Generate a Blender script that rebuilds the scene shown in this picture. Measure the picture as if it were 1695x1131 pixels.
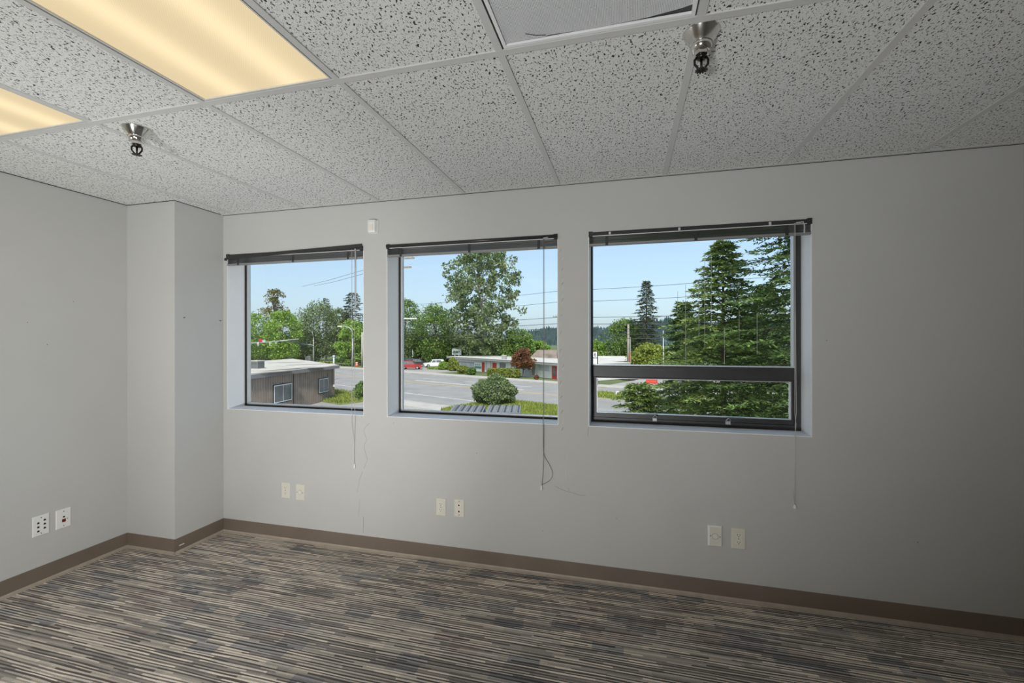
import bpy, bmesh, math, random
import numpy as np
from mathutils import Vector, Matrix

for o in list(bpy.data.objects):
    bpy.data.objects.remove(o, do_unlink=True)
SC = bpy.context.scene
COL = SC.collection

# ------------------------------------------------------------------ camera
FPX, YAW, CYP, CXP, CAMH = 729.04, 0.255, 562.2, 847.5, 1.447
cam_d = bpy.data.cameras.new('camera')
cam_d.sensor_fit = 'HORIZONTAL'
cam_d.sensor_width = 36.0
cam_d.lens = 36.0 * FPX / 1695.0
cam_d.shift_y = (CYP - 565.5) / 1695.0
cam_d.clip_start = 0.02
cam_d.clip_end = 3000
cam = bpy.data.objects.new('camera', cam_d)
COL.objects.link(cam)
cam.location = (0, 0, CAMH)
cam.rotation_euler = (math.pi / 2, 0.0012, YAW)
SC.camera = cam

# ------------------------------------------------------------------ sky, sun, exposure
SKY_STRENGTH = 0.27
SUN_STRENGTH = 4.4
LAMP_STRENGTH = 1.0
SC.view_settings.view_transform = 'Standard'
SC.view_settings.look = 'None'
SC.view_settings.exposure = 0.0
SC.view_settings.gamma = 1.0
SC.view_settings.use_curve_mapping = False

world = bpy.data.worlds.new('sky')
SC.world = world
world.use_nodes = True
wn, wl = world.node_tree.nodes, world.node_tree.links
wn.clear()
w_out = wn.new('ShaderNodeOutputWorld')
w_bg = wn.new('ShaderNodeBackground')
w_sky = wn.new('ShaderNodeTexSky')
w_sky.sky_type = 'NISHITA'
w_sky.sun_disc = False
w_sky.sun_elevation = math.radians(48)
w_sky.sun_rotation = math.radians(200)
w_sky.air_density = 1.0
w_sky.dust_density = 2.0
w_sky.ozone_density = 1.0
w_mix = wn.new('ShaderNodeMix')
w_mix.data_type = 'RGBA'
w_mix.inputs['Factor'].default_value = 0.6
w_mix.inputs[7].default_value = (1.95, 2.6, 3.4, 1)
wl.new(w_sky.outputs['Color'], w_mix.inputs[6])
wl.new(w_mix.outputs[2], w_bg.inputs['Color'])
w_bg.inputs['Strength'].default_value = SKY_STRENGTH
wl.new(w_bg.outputs['Background'], w_out.inputs['Surface'])

sun_d = bpy.data.lights.new('sun', 'SUN')
sun_d.energy = SUN_STRENGTH
sun_d.angle = math.radians(6)
sun_d.color = (1.0, 0.95, 0.86)
sun = bpy.data.objects.new('sun', sun_d)
COL.objects.link(sun)
sun.rotation_euler = (math.radians(42), 0, math.radians(24))   # high, behind the building

# added fill lights without fixtures: by left wall, at back, beside camera
ld = bpy.data.lights.new('fill_by_left_wall', 'POINT')
ld.energy, ld.shadow_soft_size, ld.color = 12.0, 0.16, (0.965, 0.985, 0.985)
lo = bpy.data.objects.new('fill_by_left_wall', ld)
COL.objects.link(lo)
lo.location = (-2.98, 0.25, 1.25)
ld = bpy.data.lights.new('fill_at_back', 'SPOT')  # added fill spot, brightens the window wall and ceiling
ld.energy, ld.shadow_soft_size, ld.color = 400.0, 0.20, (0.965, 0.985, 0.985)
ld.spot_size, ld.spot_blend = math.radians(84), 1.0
lo = bpy.data.objects.new('fill_at_back', ld)
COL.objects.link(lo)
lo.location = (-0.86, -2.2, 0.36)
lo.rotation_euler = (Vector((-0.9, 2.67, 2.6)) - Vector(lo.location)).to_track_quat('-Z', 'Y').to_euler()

ld = bpy.data.lights.new('fill_beside_camera', 'SPOT')  # added fill spot, brightens the left wall and column
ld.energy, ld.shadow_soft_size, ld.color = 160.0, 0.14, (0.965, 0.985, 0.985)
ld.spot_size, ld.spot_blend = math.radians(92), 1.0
lo = bpy.data.objects.new('fill_beside_camera', ld)
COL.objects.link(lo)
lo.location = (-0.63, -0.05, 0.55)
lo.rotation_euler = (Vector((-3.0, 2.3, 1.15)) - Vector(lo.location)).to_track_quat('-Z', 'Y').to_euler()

# ------------------------------------------------------------------ helpers
R = math.radians
CYAW, SYAW = math.cos(YAW), math.sin(YAW)
GZ = -4.6                       # street level


def at(px, py, d):
    """point at a real distance d (metres along the view axis) seen at that place of the photo"""
    u, w = (px - CXP) / FPX, -(py - CYP) / FPX
    return Vector(((-SYAW + u * CYAW) * d, (CYAW + u * SYAW) * d, CAMH + w * d))


def spot(px, d):
    p = at(px, CYP, d)
    return Vector((p.x, p.y, GZ))


def hz(py, d):
    return CAMH - (py - CYP) / FPX * d


def mpp(d):
    return d / FPX


def tag(o, label=None, cat=None, group=None, kind=None):
    if label: o['label'] = label
    if cat: o['category'] = cat
    if group: o['group'] = group
    if kind: o['kind'] = kind
    return o


def empty(name, loc=(0, 0, 0), rz=0.0, parent=None):
    o = bpy.data.objects.new(name, None)
    o.empty_display_size = 0.05
    COL.objects.link(o)
    o.location = loc
    o.rotation_euler = (0, 0, rz)
    if parent: o.parent = parent
    return o


class MB:
    def __init__(self):
        self.v, self.f = [], []

    def add(self, vs, fs, M=None):
        b = len(self.v)
        if M is not None: vs = [M @ Vector(v) for v in vs]
        self.v += [tuple(v) for v in vs]
        self.f += [tuple(i + b for i in q) for q in fs]
        return self

    def box(self, x0, x1, y0, y1, z0, z1, M=None):
        vs = [(x, y, z) for x in (x0, x1) for y in (y0, y1) for z in (z0, z1)]
        fs = [(0, 1, 3, 2), (4, 6, 7, 5), (0, 4, 5, 1), (2, 3, 7, 6), (0, 2, 6, 4), (1, 5, 7, 3)]
        return self.add(vs, fs, M)

    def bevbox(self, x0, x1, y0, y1, z0, z1, c, M=None):
        """box with chamfered edges on the -y face (plates, covers)"""
        o = [(x0, z0), (x1, z0), (x1, z1), (x0, z1)]
        i = [(x0 + c, z0 + c), (x1 - c, z0 + c), (x1 - c, z1 - c), (x0 + c, z1 - c)]
        vs = [(a, y1, b) for a, b in o] + [(a, y0 + c, b) for a, b in o] + [(a, y0, b) for a, b in i]
        fs = [(3, 2, 1, 0)]
        for k in range(4):
            n = (k + 1) % 4
            fs += [(k, n, 4 + n, 4 + k), (4 + k, 4 + n, 8 + n, 8 + k)]
        fs += [(8, 9, 10, 11)]
        return self.add(vs, fs, M)

    def prism(self, poly, h0, h1, M=None):
        """poly in xy, extruded in z"""
        n = len(poly)
        vs = [(x, y, h0) for x, y in poly] + [(x, y, h1) for x, y in poly]
        fs = [tuple(range(n - 1, -1, -1)), tuple(range(n, 2 * n))]
        fs += [(k, (k + 1) % n, n + (k + 1) % n, n + k) for k in range(n)]
        return self.add(vs, fs, M)

    def tube(self, pts, r, n=6, cap=True):
        pts = [Vector(p) for p in pts]
        rs = r if isinstance(r, (list, tuple)) else [r] * len(pts)
        vs, fs = [], []
        up = None
        for k, p in enumerate(pts):
            d = (pts[min(k + 1, len(pts) - 1)] - pts[max(k - 1, 0)])
            d = d.normalized() if d.length > 1e-9 else Vector((0, 0, 1))
            if up is None:
                up = d.orthogonal().normalized()
            else:
                up = (up - d * up.dot(d))
                up = up.normalized() if up.length > 1e-6 else d.orthogonal().normalized()
            w = d.cross(up)
            for j in range(n):
                a = 2 * math.pi * j / n
                vs.append(p + (up * math.cos(a) + w * math.sin(a)) * rs[k])
        for k in range(len(pts) - 1):
            for j in range(n):
                m = (j + 1) % n
                fs.append((k * n + j, k * n + m, (k + 1) * n + m, (k + 1) * n + j))
        if cap:
            fs.append(tuple(range(n - 1, -1, -1)))
            fs.append(tuple(range((len(pts) - 1) * n, len(pts) * n)))
        return self.add(vs, fs)

    def lathe(self, prof, n=24, M=None):
        """prof: list of (r, z) around z"""
        vs, fs = [], []
        for r, z in prof:
            for j in range(n):
                a = 2 * math.pi * j / n
                vs.append((r * math.cos(a), r * math.sin(a), z))
        for k in range(len(prof) - 1):
            for j in range(n):
                m = (j + 1) % n
                fs.append((k * n + j, k * n + m, (k + 1) * n + m, (k + 1) * n + j))
        fs.append(tuple(range(n - 1, -1, -1)))
        fs.append(tuple(range((len(prof) - 1) * n, len(prof) * n)))
        return self.add(vs, fs, M)

    def quad(self, a, b, c, d):
        return self.add([a, b, c, d], [(0, 1, 2, 3)])

    def mesh(self, name, mat, smooth=False):
        me = bpy.data.meshes.new(name)
        me.from_pydata(self.v, [], self.f)
        bm = bmesh.new(); bm.from_mesh(me)
        bmesh.ops.recalc_face_normals(bm, faces=bm.faces)
        bm.to_mesh(me); bm.free()
        if mat: me.materials.append(mat)
        if smooth:
            for p in me.polygons: p.use_smooth = True
        return me

    def build(self, name, mat, parent=None, smooth=False, loc=None, rz=0.0):
        o = bpy.data.objects.new(name, self.mesh(name, mat, smooth))
        COL.objects.link(o)
        if loc is not None: o.location = loc
        if rz: o.rotation_euler = (0, 0, rz)
        if parent: o.parent = parent
        return o


def inst(src, parent, loc=(0, 0, 0), rz=0.0, name=None):
    o = bpy.data.objects.new(name or src.name.split('.')[0], src if isinstance(src, bpy.types.Mesh) else src.data)
    COL.objects.link(o)
    o.parent = parent
    o.location = loc
    o.rotation_euler = (0, 0, rz)
    return o


def quads_mesh(name, V, mat, smooth=False):
    """V: (n,4,3) array of quads"""
    n = len(V)
    me = bpy.data.meshes.new(name)
    me.vertices.add(n * 4)
    me.vertices.foreach_set('co', V.reshape(-1).astype(np.float32))
    me.loops.add(n * 4)
    me.loops.foreach_set('vertex_index', np.arange(n * 4, dtype=np.int32))
    me.polygons.add(n)
    me.polygons.foreach_set('loop_start', np.arange(0, n * 4, 4, dtype=np.int32))
    me.update()
    me.materials.append(mat)
    return me


def link_mesh(name, me, parent=None, loc=None):
    o = bpy.data.objects.new(name, me)
    COL.objects.link(o)
    if parent: o.parent = parent
    if loc is not None: o.location = loc
    return o


# ------------------------------------------------------------------ materials
def new_mat(name):
    m = bpy.data.materials.new(name)
    m.use_nodes = True
    nt = m.node_tree
    return m, nt.nodes, nt.links, nt.nodes['Principled BSDF']


def pm(name, col, rough=0.6, metal=0.0, var=0.08, scale=8.0, bump=0.0, bscale=60.0, spec=0.4):
    """painted / plain surface: colour with a gentle noise variation and optional relief"""
    m, n, l, b = new_mat(name)
    tc = n.new('ShaderNodeTexCoord')
    nz = n.new('ShaderNodeTexNoise')
    nz.inputs['Scale'].default_value = scale
    nz.inputs['Detail'].default_value = 4
    l.new(tc.outputs['Object'], nz.inputs['Vector'])
    mr = n.new('ShaderNodeMapRange')
    mr.inputs['From Min'].default_value = 0.25
    mr.inputs['From Max'].default_value = 0.75
    mr.inputs['To Min'].default_value = 1 - var
    mr.inputs['To Max'].default_value = 1 + var
    l.new(nz.outputs['Fac'], mr.inputs['Value'])
    mx = n.new('ShaderNodeVectorMath'); mx.operation = 'SCALE'
    mx.inputs[0].default_value = col[:3]
    l.new(mr.outputs['Result'], mx.inputs['Scale'])
    l.new(mx.outputs['Vector'], b.inputs['Base Color'])
    b.inputs['Roughness'].default_value = rough
    b.inputs['Metallic'].default_value = metal
    b.inputs['Specular IOR Level'].default_value = spec
    if bump:
        nb = n.new('ShaderNodeTexNoise'); nb.inputs['Scale'].default_value = bscale
        nb.inputs['Detail'].default_value = 3
        l.new(tc.outputs['Object'], nb.inputs['Vector'])
        bp = n.new('ShaderNodeBump'); bp.inputs['Strength'].default_value = bump
        bp.inputs['Distance'].default_value = 0.004
        l.new(nb.outputs['Fac'], bp.inputs['Height'])
        l.new(bp.outputs['Normal'], b.inputs['Normal'])
    return m


def mathn(n, op, a=None, b=None, c=None):
    x = n.new('ShaderNodeMath'); x.operation = op
    for k, v in enumerate((a, b, c)):
        if isinstance(v, (int, float)): x.inputs[k].default_value = v
    return x


def chain(n, l, op, a, b=None):
    x = n.new('ShaderNodeMath'); x.operation = op
    for k, v in enumerate((a, b)):
        if v is None: continue
        if isinstance(v, (int, float)): x.inputs[k].default_value = v
        else: l.new(v, x.inputs[k])
    return x.outputs[0]


def ramp(n, l, fac, stops, interp='LINEAR'):
    r = n.new('ShaderNodeValToRGB')
    r.color_ramp.interpolation = interp
    e = r.color_ramp.elements
    while len(e) < len(stops): e.new(0.5)
    for k, (p, c) in enumerate(stops):
        e[k].position = p
        e[k].color = (*c, 1)
    l.new(fac, r.inputs['Fac'])
    return r.outputs['Color']


def mixc(n, l, fac, a, b, blend='MIX'):
    x = n.new('ShaderNodeMix'); x.data_type = 'RGBA'; x.blend_type = blend
    for sock, v in ((x.inputs['Factor'], fac), (x.inputs[6], a), (x.inputs[7], b)):
        if isinstance(v, (int, float)): sock.default_value = v
        elif isinstance(v, tuple): sock.default_value = (*v, 1)
        else: l.new(v, sock)
    return x.outputs[2]


M = {}
M['wall'] = pm('wall_paint', (0.545, 0.54, 0.522), 0.75, var=0.025, scale=2.5, bump=0.05, bscale=140, spec=0.2)
M['white'] = pm('white_paint', (0.86, 0.86, 0.86), 0.5, var=0.02, scale=6, bump=0.04, bscale=90)
M['tee'] = pm('grid_paint', (0.62, 0.615, 0.60), 0.45, var=0.03, scale=5)
M['base'] = pm('vinyl_base', (0.19, 0.15, 0.118), 0.42, var=0.10, scale=5)
M['toe'] = pm('vinyl_toe_lit', (0.40, 0.34, 0.28), 0.5, var=0.15, scale=14)  # light caught along the toe is put into this paler colour
M['dark_frame'] = pm('dark_bronze', (0.045, 0.045, 0.046), 0.42, metal=0.2, var=0.12, scale=12)
M['gasket'] = pm('black_gasket', (0.018, 0.018, 0.018), 0.6)
M['alu'] = pm('bare_aluminium', (0.72, 0.72, 0.72), 0.4, metal=0.35, var=0.03)
M['slat'] = pm('blind_slat', (0.30, 0.302, 0.305), 0.35, metal=0.3, var=0.08, scale=4)
M['slat_dark'] = pm('blind_rail', (0.05, 0.05, 0.05), 0.32, metal=0.3, var=0.1, scale=4)
M['cord'] = pm('cord', (0.55, 0.54, 0.52), 0.7)
M['cord_dark'] = pm('cord_grey', (0.22, 0.22, 0.21), 0.7)
M['plastic'] = pm('white_plastic', (0.82, 0.82, 0.79), 0.35, var=0.02)
M['ivory'] = pm('ivory_plastic', (0.72, 0.69, 0.61), 0.38, var=0.03)
M['ivory2'] = pm('ivory_insert', (0.78, 0.74, 0.66), 0.35, var=0.03)
M['slot'] = pm('dark_slot', (0.012, 0.011, 0.01), 0.6)
M['redjack'] = pm('red_jack', (0.16, 0.008, 0.012), 0.4)
M['chrome'] = pm('chrome', (0.75, 0.74, 0.71), 0.16, metal=1.0, var=0.04)
M['brass_dark'] = pm('blackened_brass', (0.035, 0.03, 0.026), 0.3, metal=0.8)
M['crack'] = pm('hairline_crack', (0.30, 0.295, 0.28), 0.9)
M['spackle'] = pm('patch_ridge', (0.70, 0.70, 0.68), 0.8)

# ceiling tile: mineral fibre with the shade in its fissures painted dark
m, n, l, b = new_mat('fissured_tile')
tc = n.new('ShaderNodeTexCoord')
oi = n.new('ShaderNodeObjectInfo')
off = n.new('ShaderNodeVectorMath'); off.operation = 'SCALE'
off.inputs[0].default_value = (37.1, 53.7, 0)
l.new(oi.outputs['Random'], off.inputs['Scale'])
addv = n.new('ShaderNodeVectorMath'); addv.operation = 'ADD'
l.new(tc.outputs['Object'], addv.inputs[0]); l.new(off.outputs['Vector'], addv.inputs[1])
mp = n.new('ShaderNodeMapping'); mp.inputs['Scale'].default_value = (1.0, 0.62, 1.0)
mp.inputs['Rotation'].default_value = (0, 0, 0.5)
l.new(addv.outputs['Vector'], mp.inputs['Vector'])
n1 = n.new('ShaderNodeTexNoise'); n1.inputs['Scale'].default_value = 150; n1.inputs['Detail'].default_value = 1.5
n1.inputs['Distortion'].default_value = 0.6
l.new(mp.outputs['Vector'], n1.inputs['Vector'])
n2 = n.new('ShaderNodeTexNoise'); n2.inputs['Scale'].default_value = 300; n2.inputs['Detail'].default_value = 1
l.new(addv.outputs['Vector'], n2.inputs['Vector'])
f1 = n.new('ShaderNodeMapRange'); f1.inputs['From Min'].default_value = 0.605; f1.inputs['From Max'].default_value = 0.638
l.new(n1.outputs['Fac'], f1.inputs['Value'])
f2 = n.new('ShaderNodeMapRange'); f2.inputs['From Min'].default_value = 0.66; f2.inputs['From Max'].default_value = 0.70
l.new(n2.outputs['Fac'], f2.inputs['Value'])
pit = chain(n, l, 'MAXIMUM', f1.outputs[0], f2.outputs[0])
n3 = n.new('ShaderNodeTexNoise'); n3.inputs['Scale'].default_value = 400
l.new(addv.outputs['Vector'], n3.inputs['Vector'])
basec = ramp(n, l, n3.outputs['Fac'], [(0.3, (0.74, 0.74, 0.72)), (0.7, (0.86, 0.86, 0.84))])
colr = mixc(n, l, pit, basec, (0.055, 0.053, 0.048))
l.new(colr, b.inputs['Base Color'])
b.inputs['Roughness'].default_value = 0.9
b.inputs['Specular IOR Level'].default_value = 0.1
bp = n.new('ShaderNodeBump'); bp.inputs['Strength'].default_value = 0.5; bp.inputs['Distance'].default_value = 0.003
bp.invert = True
l.new(pit, bp.inputs['Height']); l.new(bp.outputs['Normal'], b.inputs['Normal'])
M['tile'] = m

# carpet: narrow yarn stripes running parallel to the window wall, broken into short lengths
m, n, l, b = new_mat('striped_carpet')
tc = n.new('ShaderNodeTexCoord')
sx = n.new('ShaderNodeSeparateXYZ'); l.new(tc.outputs['Object'], sx.inputs[0])
X, Y = sx.outputs['X'], sx.outputs['Y']


def wnoise(*socks):
    c = n.new('ShaderNodeCombineXYZ')
    for k, s_ in enumerate(socks): l.new(s_, c.inputs[k])
    w = n.new('ShaderNodeTexWhiteNoise'); w.noise_dimensions = '3D'
    l.new(c.outputs[0], w.inputs['Vector'])
    return w.outputs['Value']


def fl(x, d): return chain(n, l, 'FLOOR', chain(n, l, 'DIVIDE', x, d))


jn = n.new('ShaderNodeTexNoise'); jn.inputs['Scale'].default_value = 1.0; jn.inputs['Detail'].default_value = 2
jc = n.new('ShaderNodeCombineXYZ')
l.new(chain(n, l, 'MULTIPLY', X, 2.2), jc.inputs[0]); l.new(chain(n, l, 'MULTIPLY', Y, 34.0), jc.inputs[1])
l.new(jc.outputs[0], jn.inputs['Vector'])
YJ = chain(n, l, 'ADD', Y, chain(n, l, 'MULTIPLY', jn.outputs['Fac'], 0.020))
row = fl(YJ, 0.0078)
ro = chain(n, l, 'MULTIPLY', wnoise(row), 3.0)
seg = fl(chain(n, l, 'ADD', X, ro), 0.26)
v1 = wnoise(row, seg)
grp = fl(YJ, 0.058)
go = chain(n, l, 'MULTIPLY', wnoise(chain(n, l, 'ADD', grp, 77.3)), 2.0)
gseg = fl(chain(n, l, 'ADD', X, go), 0.145)
v2 = wnoise(gseg, chain(n, l, 'ADD', grp, 11.7))
par = chain(n, l, 'MODULO', chain(n, l, 'ADD', row, 2000.0), 2.0)
cl = ramp(n, l, v1, [(0.0, (0.64, 0.585, 0.52)), (0.38, (0.47, 0.43, 0.38)), (0.74, (0.26, 0.24, 0.222))], 'CONSTANT')
cd = ramp(n, l, v1, [(0.0, (0.07, 0.061, 0.055)), (0.48, (0.15, 0.132, 0.12)), (0.78, (0.33, 0.30, 0.265))], 'CONSTANT')
stripe = mixc(n, l, par, cl, cd)
blk = ramp(n, l, v2, [(0.0, (1.12, 1.08, 1.03)), (0.50, (0.92, 0.90, 0.88)), (0.80, (0.66, 0.68, 0.74)), (0.92, (0.86, 0.78, 0.76))], 'CONSTANT')
cc = mixc(n, l, 1.0, stripe, blk, 'MULTIPLY')
nf = n.new('ShaderNodeTexNoise'); nf.inputs['Scale'].default_value = 420; nf.inputs['Detail'].default_value = 2
l.new(tc.outputs['Object'], nf.inputs['Vector'])
spk = ramp(n, l, nf.outputs['Fac'], [(0.35, (0.7, 0.7, 0.7)), (0.68, (2.0, 2.0, 2.0))])
cc = mixc(n, l, 1.0, cc, spk, 'MULTIPLY')
l.new(cc, b.inputs['Base Color'])
b.inputs['Roughness'].default_value = 0.95
b.inputs['Specular IOR Level'].default_value = 0.1
b.inputs['Sheen Weight'].default_value = 0.25
b.inputs['Sheen Roughness'].default_value = 0.5
bp = n.new('ShaderNodeBump'); bp.inputs['Strength'].default_value = 0.6; bp.inputs['Distance'].default_value = 0.004
hh = chain(n, l, 'ADD', nf.outputs['Fac'], chain(n, l, 'MULTIPLY', par, -0.4))
l.new(hh, bp.inputs['Height']); l.new(bp.outputs['Normal'], b.inputs['Normal'])
M['carpet'] = m

# window glass: clear sheet with a real surface reflection
m = bpy.data.materials.new('window_glass'); m.use_nodes = True
n, l = m.node_tree.nodes, m.node_tree.links; n.clear()
o_ = n.new('ShaderNodeOutputMaterial'); tr = n.new('ShaderNodeBsdfTransparent'); gl = n.new('ShaderNodeBsdfGlossy')
tr.inputs['Color'].default_value = (0.95, 0.97, 0.965, 1)
gl.inputs['Roughness'].default_value = 0.01
fr = n.new('ShaderNodeFresnel'); fr.inputs['IOR'].default_value = 1.45
mx = n.new('ShaderNodeMixShader')
ge = n.new('ShaderNodeNewGeometry')
ff = chain(n, l, 'MULTIPLY', fr.outputs[0], chain(n, l, 'SUBTRACT', 1.0, ge.outputs['Backfacing']))   # one reflection per face, none from inside the sheet
l.new(ff, mx.inputs[0]); l.new(tr.outputs[0], mx.inputs[1]); l.new(gl.outputs[0], mx.inputs[2])
l.new(mx.outputs[0], o_.inputs[0])
M['glass'] = m

# lamp lens: acrylic prismatic sheet lit by two tubes running lengthwise
m = bpy.data.materials.new('lit_lens'); m.use_nodes = True
n, l = m.node_tree.nodes, m.node_tree.links; n.clear()
o_ = n.new('ShaderNodeOutputMaterial'); em = n.new('ShaderNodeEmission')
tc = n.new('ShaderNodeTexCoord'); sx = n.new('ShaderNodeSeparateXYZ'); l.new(tc.outputs['Object'], sx.inputs[0])
ax = chain(n, l, 'ABSOLUTE', sx.outputs['X'])
dd = chain(n, l, 'ABSOLUTE', chain(n, l, 'SUBTRACT', ax, 0.13))
gx = chain(n, l, 'POWER', 2.718, chain(n, l, 'MULTIPLY', chain(n, l, 'MULTIPLY', dd, dd), -260.0))
sn = chain(n, l, 'SINE', chain(n, l, 'MULTIPLY', sx.outputs['X'], 785.0))
sm = chain(n, l, 'SINE', chain(n, l, 'MULTIPLY', sx.outputs['Y'], 785.0))
pr = chain(n, l, 'MULTIPLY', chain(n, l, 'MULTIPLY', sn, sm), 0.05)
st = chain(n, l, 'MULTIPLY', chain(n, l, 'ADD', chain(n, l, 'ADD', chain(n, l, 'MULTIPLY', gx, 0.26), 0.80), pr), LAMP_STRENGTH)
em.inputs['Color'].default_value = (1.0, 0.81, 0.50, 1)
l.new(st, em.inputs['Strength']); l.new(em.outputs[0], o_.inputs[0])
M['lit_lens'] = m

m, n, l, b = new_mat('unlit_lens')
tc = n.new('ShaderNodeTexCoord'); sx = n.new('ShaderNodeSeparateXYZ'); l.new(tc.outputs['Object'], sx.inputs[0])
sn = chain(n, l, 'SINE', chain(n, l, 'MULTIPLY', chain(n, l, 'ADD', sx.outputs['X'], sx.outputs['Y']), 700.0))
sm = chain(n, l, 'SINE', chain(n, l, 'MULTIPLY', chain(n, l, 'SUBTRACT', sx.outputs['X'], sx.outputs['Y']), 700.0))
pr = chain(n, l, 'MULTIPLY', sn, sm)
l.new(ramp(n, l, chain(n, l, 'ADD', chain(n, l, 'MULTIPLY', pr, 0.5), 0.5), [(0.1, (0.45, 0.45, 0.47)), (0.6, (0.86, 0.87, 0.89))]), b.inputs['Base Color'])
bp = n.new('ShaderNodeBump'); bp.inputs['Strength'].default_value = 0.5; bp.inputs['Distance'].default_value = 0.002
l.new(pr, bp.inputs['Height']); l.new(bp.outputs['Normal'], b.inputs['Normal'])
b.inputs['Roughness'].default_value = 0.3
M['unlit_lens'] = m


def leaf_mat(name, cols, trans=0.35, rough=0.6, nscale=0.35):
    """foliage: per-leaf colour variation plus slow variation through the crown, thin translucent leaves"""
    m = bpy.data.materials.new(name); m.use_nodes = True
    n, l = m.node_tree.nodes, m.node_tree.links; n.clear()
    o_ = n.new('ShaderNodeOutputMaterial')
    ge = n.new('ShaderNodeNewGeometry'); tc = n.new('ShaderNodeTexCoord')
    nz = n.new('ShaderNodeTexNoise'); nz.inputs['Scale'].default_value = nscale
    l.new(tc.outputs['Object'], nz.inputs['Vector'])
    a = chain(n, l, 'MULTIPLY', ge.outputs['Random Per Island'], 0.65)
    a = chain(n, l, 'ADD', a, chain(n, l, 'MULTIPLY', chain(n, l, 'SUBTRACT', nz.outputs['Fac'], 0.3), 0.8))
    k = len(cols)
    c = ramp(n, l, a, [(0.1 + 0.8 * i / (k - 1), cols[i]) for i in range(k)])
    df = n.new('ShaderNodeBsdfPrincipled'); df.inputs['Roughness'].default_value = rough
    df.inputs['Specular IOR Level'].default_value = 0.25
    tl = n.new('ShaderNodeBsdfTranslucent')
    l.new(c, df.inputs['Base Color']); l.new(c, tl.inputs['Color'])
    mx = n.new('ShaderNodeMixShader'); mx.inputs[0].default_value = trans
    l.new(df.outputs[0], mx.inputs[1]); l.new(tl.outputs[0], mx.inputs[2]); l.new(mx.outputs[0], o_.inputs[0])
    return m


M['leaf_bright'] = leaf_mat('leaves_bright', [(0.135, 0.23, 0.041), (0.27, 0.432, 0.081), (0.459, 0.594, 0.135)])
M['leaf_mid'] = leaf_mat('leaves_mid', [(0.081, 0.149, 0.034), (0.176, 0.284, 0.068), (0.311, 0.419, 0.108)])
M['leaf_grey'] = leaf_mat('leaves_grey_green', [(0.101, 0.142, 0.061), (0.203, 0.27, 0.115), (0.351, 0.419, 0.203)])
M['leaf_dark'] = leaf_mat('leaves_dark', [(0.047, 0.081, 0.027), (0.108, 0.169, 0.054), (0.203, 0.27, 0.088)])
M['leaf_olive'] = leaf_mat('leaves_olive', [(0.10, 0.10, 0.035), (0.21, 0.19, 0.065), (0.33, 0.28, 0.10)])
M['leaf_maple'] = leaf_mat('leaves_maple', [(0.13, 0.055, 0.03), (0.26, 0.12, 0.06), (0.36, 0.22, 0.11)])
M['leaf_lime'] = leaf_mat('leaves_lime', [(0.16, 0.20, 0.04), (0.30, 0.36, 0.07), (0.44, 0.48, 0.12)])
M['needle'] = leaf_mat('needles', [(0.047, 0.081, 0.03), (0.115, 0.182, 0.054), (0.23, 0.338, 0.095)], 0.2, nscale=0.6)
M['needle_yel'] = leaf_mat('needles_yellow_green', [(0.08, 0.13, 0.035), (0.20, 0.28, 0.075), (0.38, 0.47, 0.14)], 0.25, nscale=0.6)
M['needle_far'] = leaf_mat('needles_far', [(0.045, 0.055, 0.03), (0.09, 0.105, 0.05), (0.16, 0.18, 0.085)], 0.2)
M['bark'] = pm('bark', (0.16, 0.12, 0.09), 0.95, var=0.3, scale=6, bump=0.6, bscale=20)
M['bark_pale'] = pm('pale_bark', (0.42, 0.40, 0.35), 0.9, var=0.25, scale=4)
M['asphalt'] = pm('asphalt', (0.30, 0.285, 0.27), 0.9, var=0.12, scale=0.5, bump=0.3, bscale=40)
M['asphalt2'] = pm('lot_asphalt', (0.36, 0.335, 0.31), 0.9, var=0.14, scale=0.35, bump=0.3, bscale=40)
M['concrete'] = pm('concrete', (0.46, 0.43, 0.39), 0.9, var=0.1, scale=0.8)
M['kerb'] = pm('kerb', (0.40, 0.375, 0.34), 0.9, var=0.15, scale=1.5)
M['paint_w'] = pm('road_paint_white', (0.62, 0.61, 0.58), 0.8, var=0.2, scale=2)
M['paint_y'] = pm('road_paint_yellow', (0.55, 0.36, 0.10), 0.8, var=0.2, scale=2)
M['grass'] = pm('grass', (0.20, 0.23, 0.08), 0.95, var=0.35, scale=1.2, bump=0.8, bscale=12)
M['earth'] = pm('rough_ground', (0.12, 0.15, 0.06), 0.95, var=0.4, scale=0.12)
M['hill'] = pm('haze_tinted_hill', (0.075, 0.12, 0.125), 1.0, var=0.45, scale=0.09)  # bluish cast is distance haze put into the base colour
M['wood_wall'] = pm('brown_siding', (0.27, 0.215, 0.175), 0.8, var=0.15, scale=1.5)
M['batten'] = pm('siding_batten', (0.23, 0.18, 0.145), 0.8, var=0.15, scale=1.5)
M['fascia'] = pm('grey_fascia', (0.19, 0.185, 0.185), 0.7, var=0.12, scale=1.5)
M['roofing'] = pm('roll_roofing', (0.50, 0.46, 0.40), 0.95, var=0.25, scale=0.6)
M['roof_patch'] = pm('tar_patch', (0.22, 0.20, 0.17), 0.9, var=0.3, scale=1.0)
M['bwhite'] = pm('stucco_white', (0.66, 0.65, 0.63), 0.85, var=0.06, scale=0.6)
M['broof'] = pm('pale_flat_roof', (0.58, 0.55, 0.50), 0.9, var=0.12, scale=0.4)
M['bgrey'] = pm('grey_trim', (0.30, 0.30, 0.30), 0.7, var=0.1)
M['dglass'] = pm('dark_window_glass', (0.11, 0.12, 0.125), 0.12, var=0.3, scale=1.2, spec=0.8)
M['lglass'] = pm('curtained_glass', (0.42, 0.48, 0.49), 0.2, var=0.12, scale=0.8, spec=0.6)
M['red_door'] = pm('red_door', (0.50, 0.045, 0.03), 0.5, var=0.12)
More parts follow.
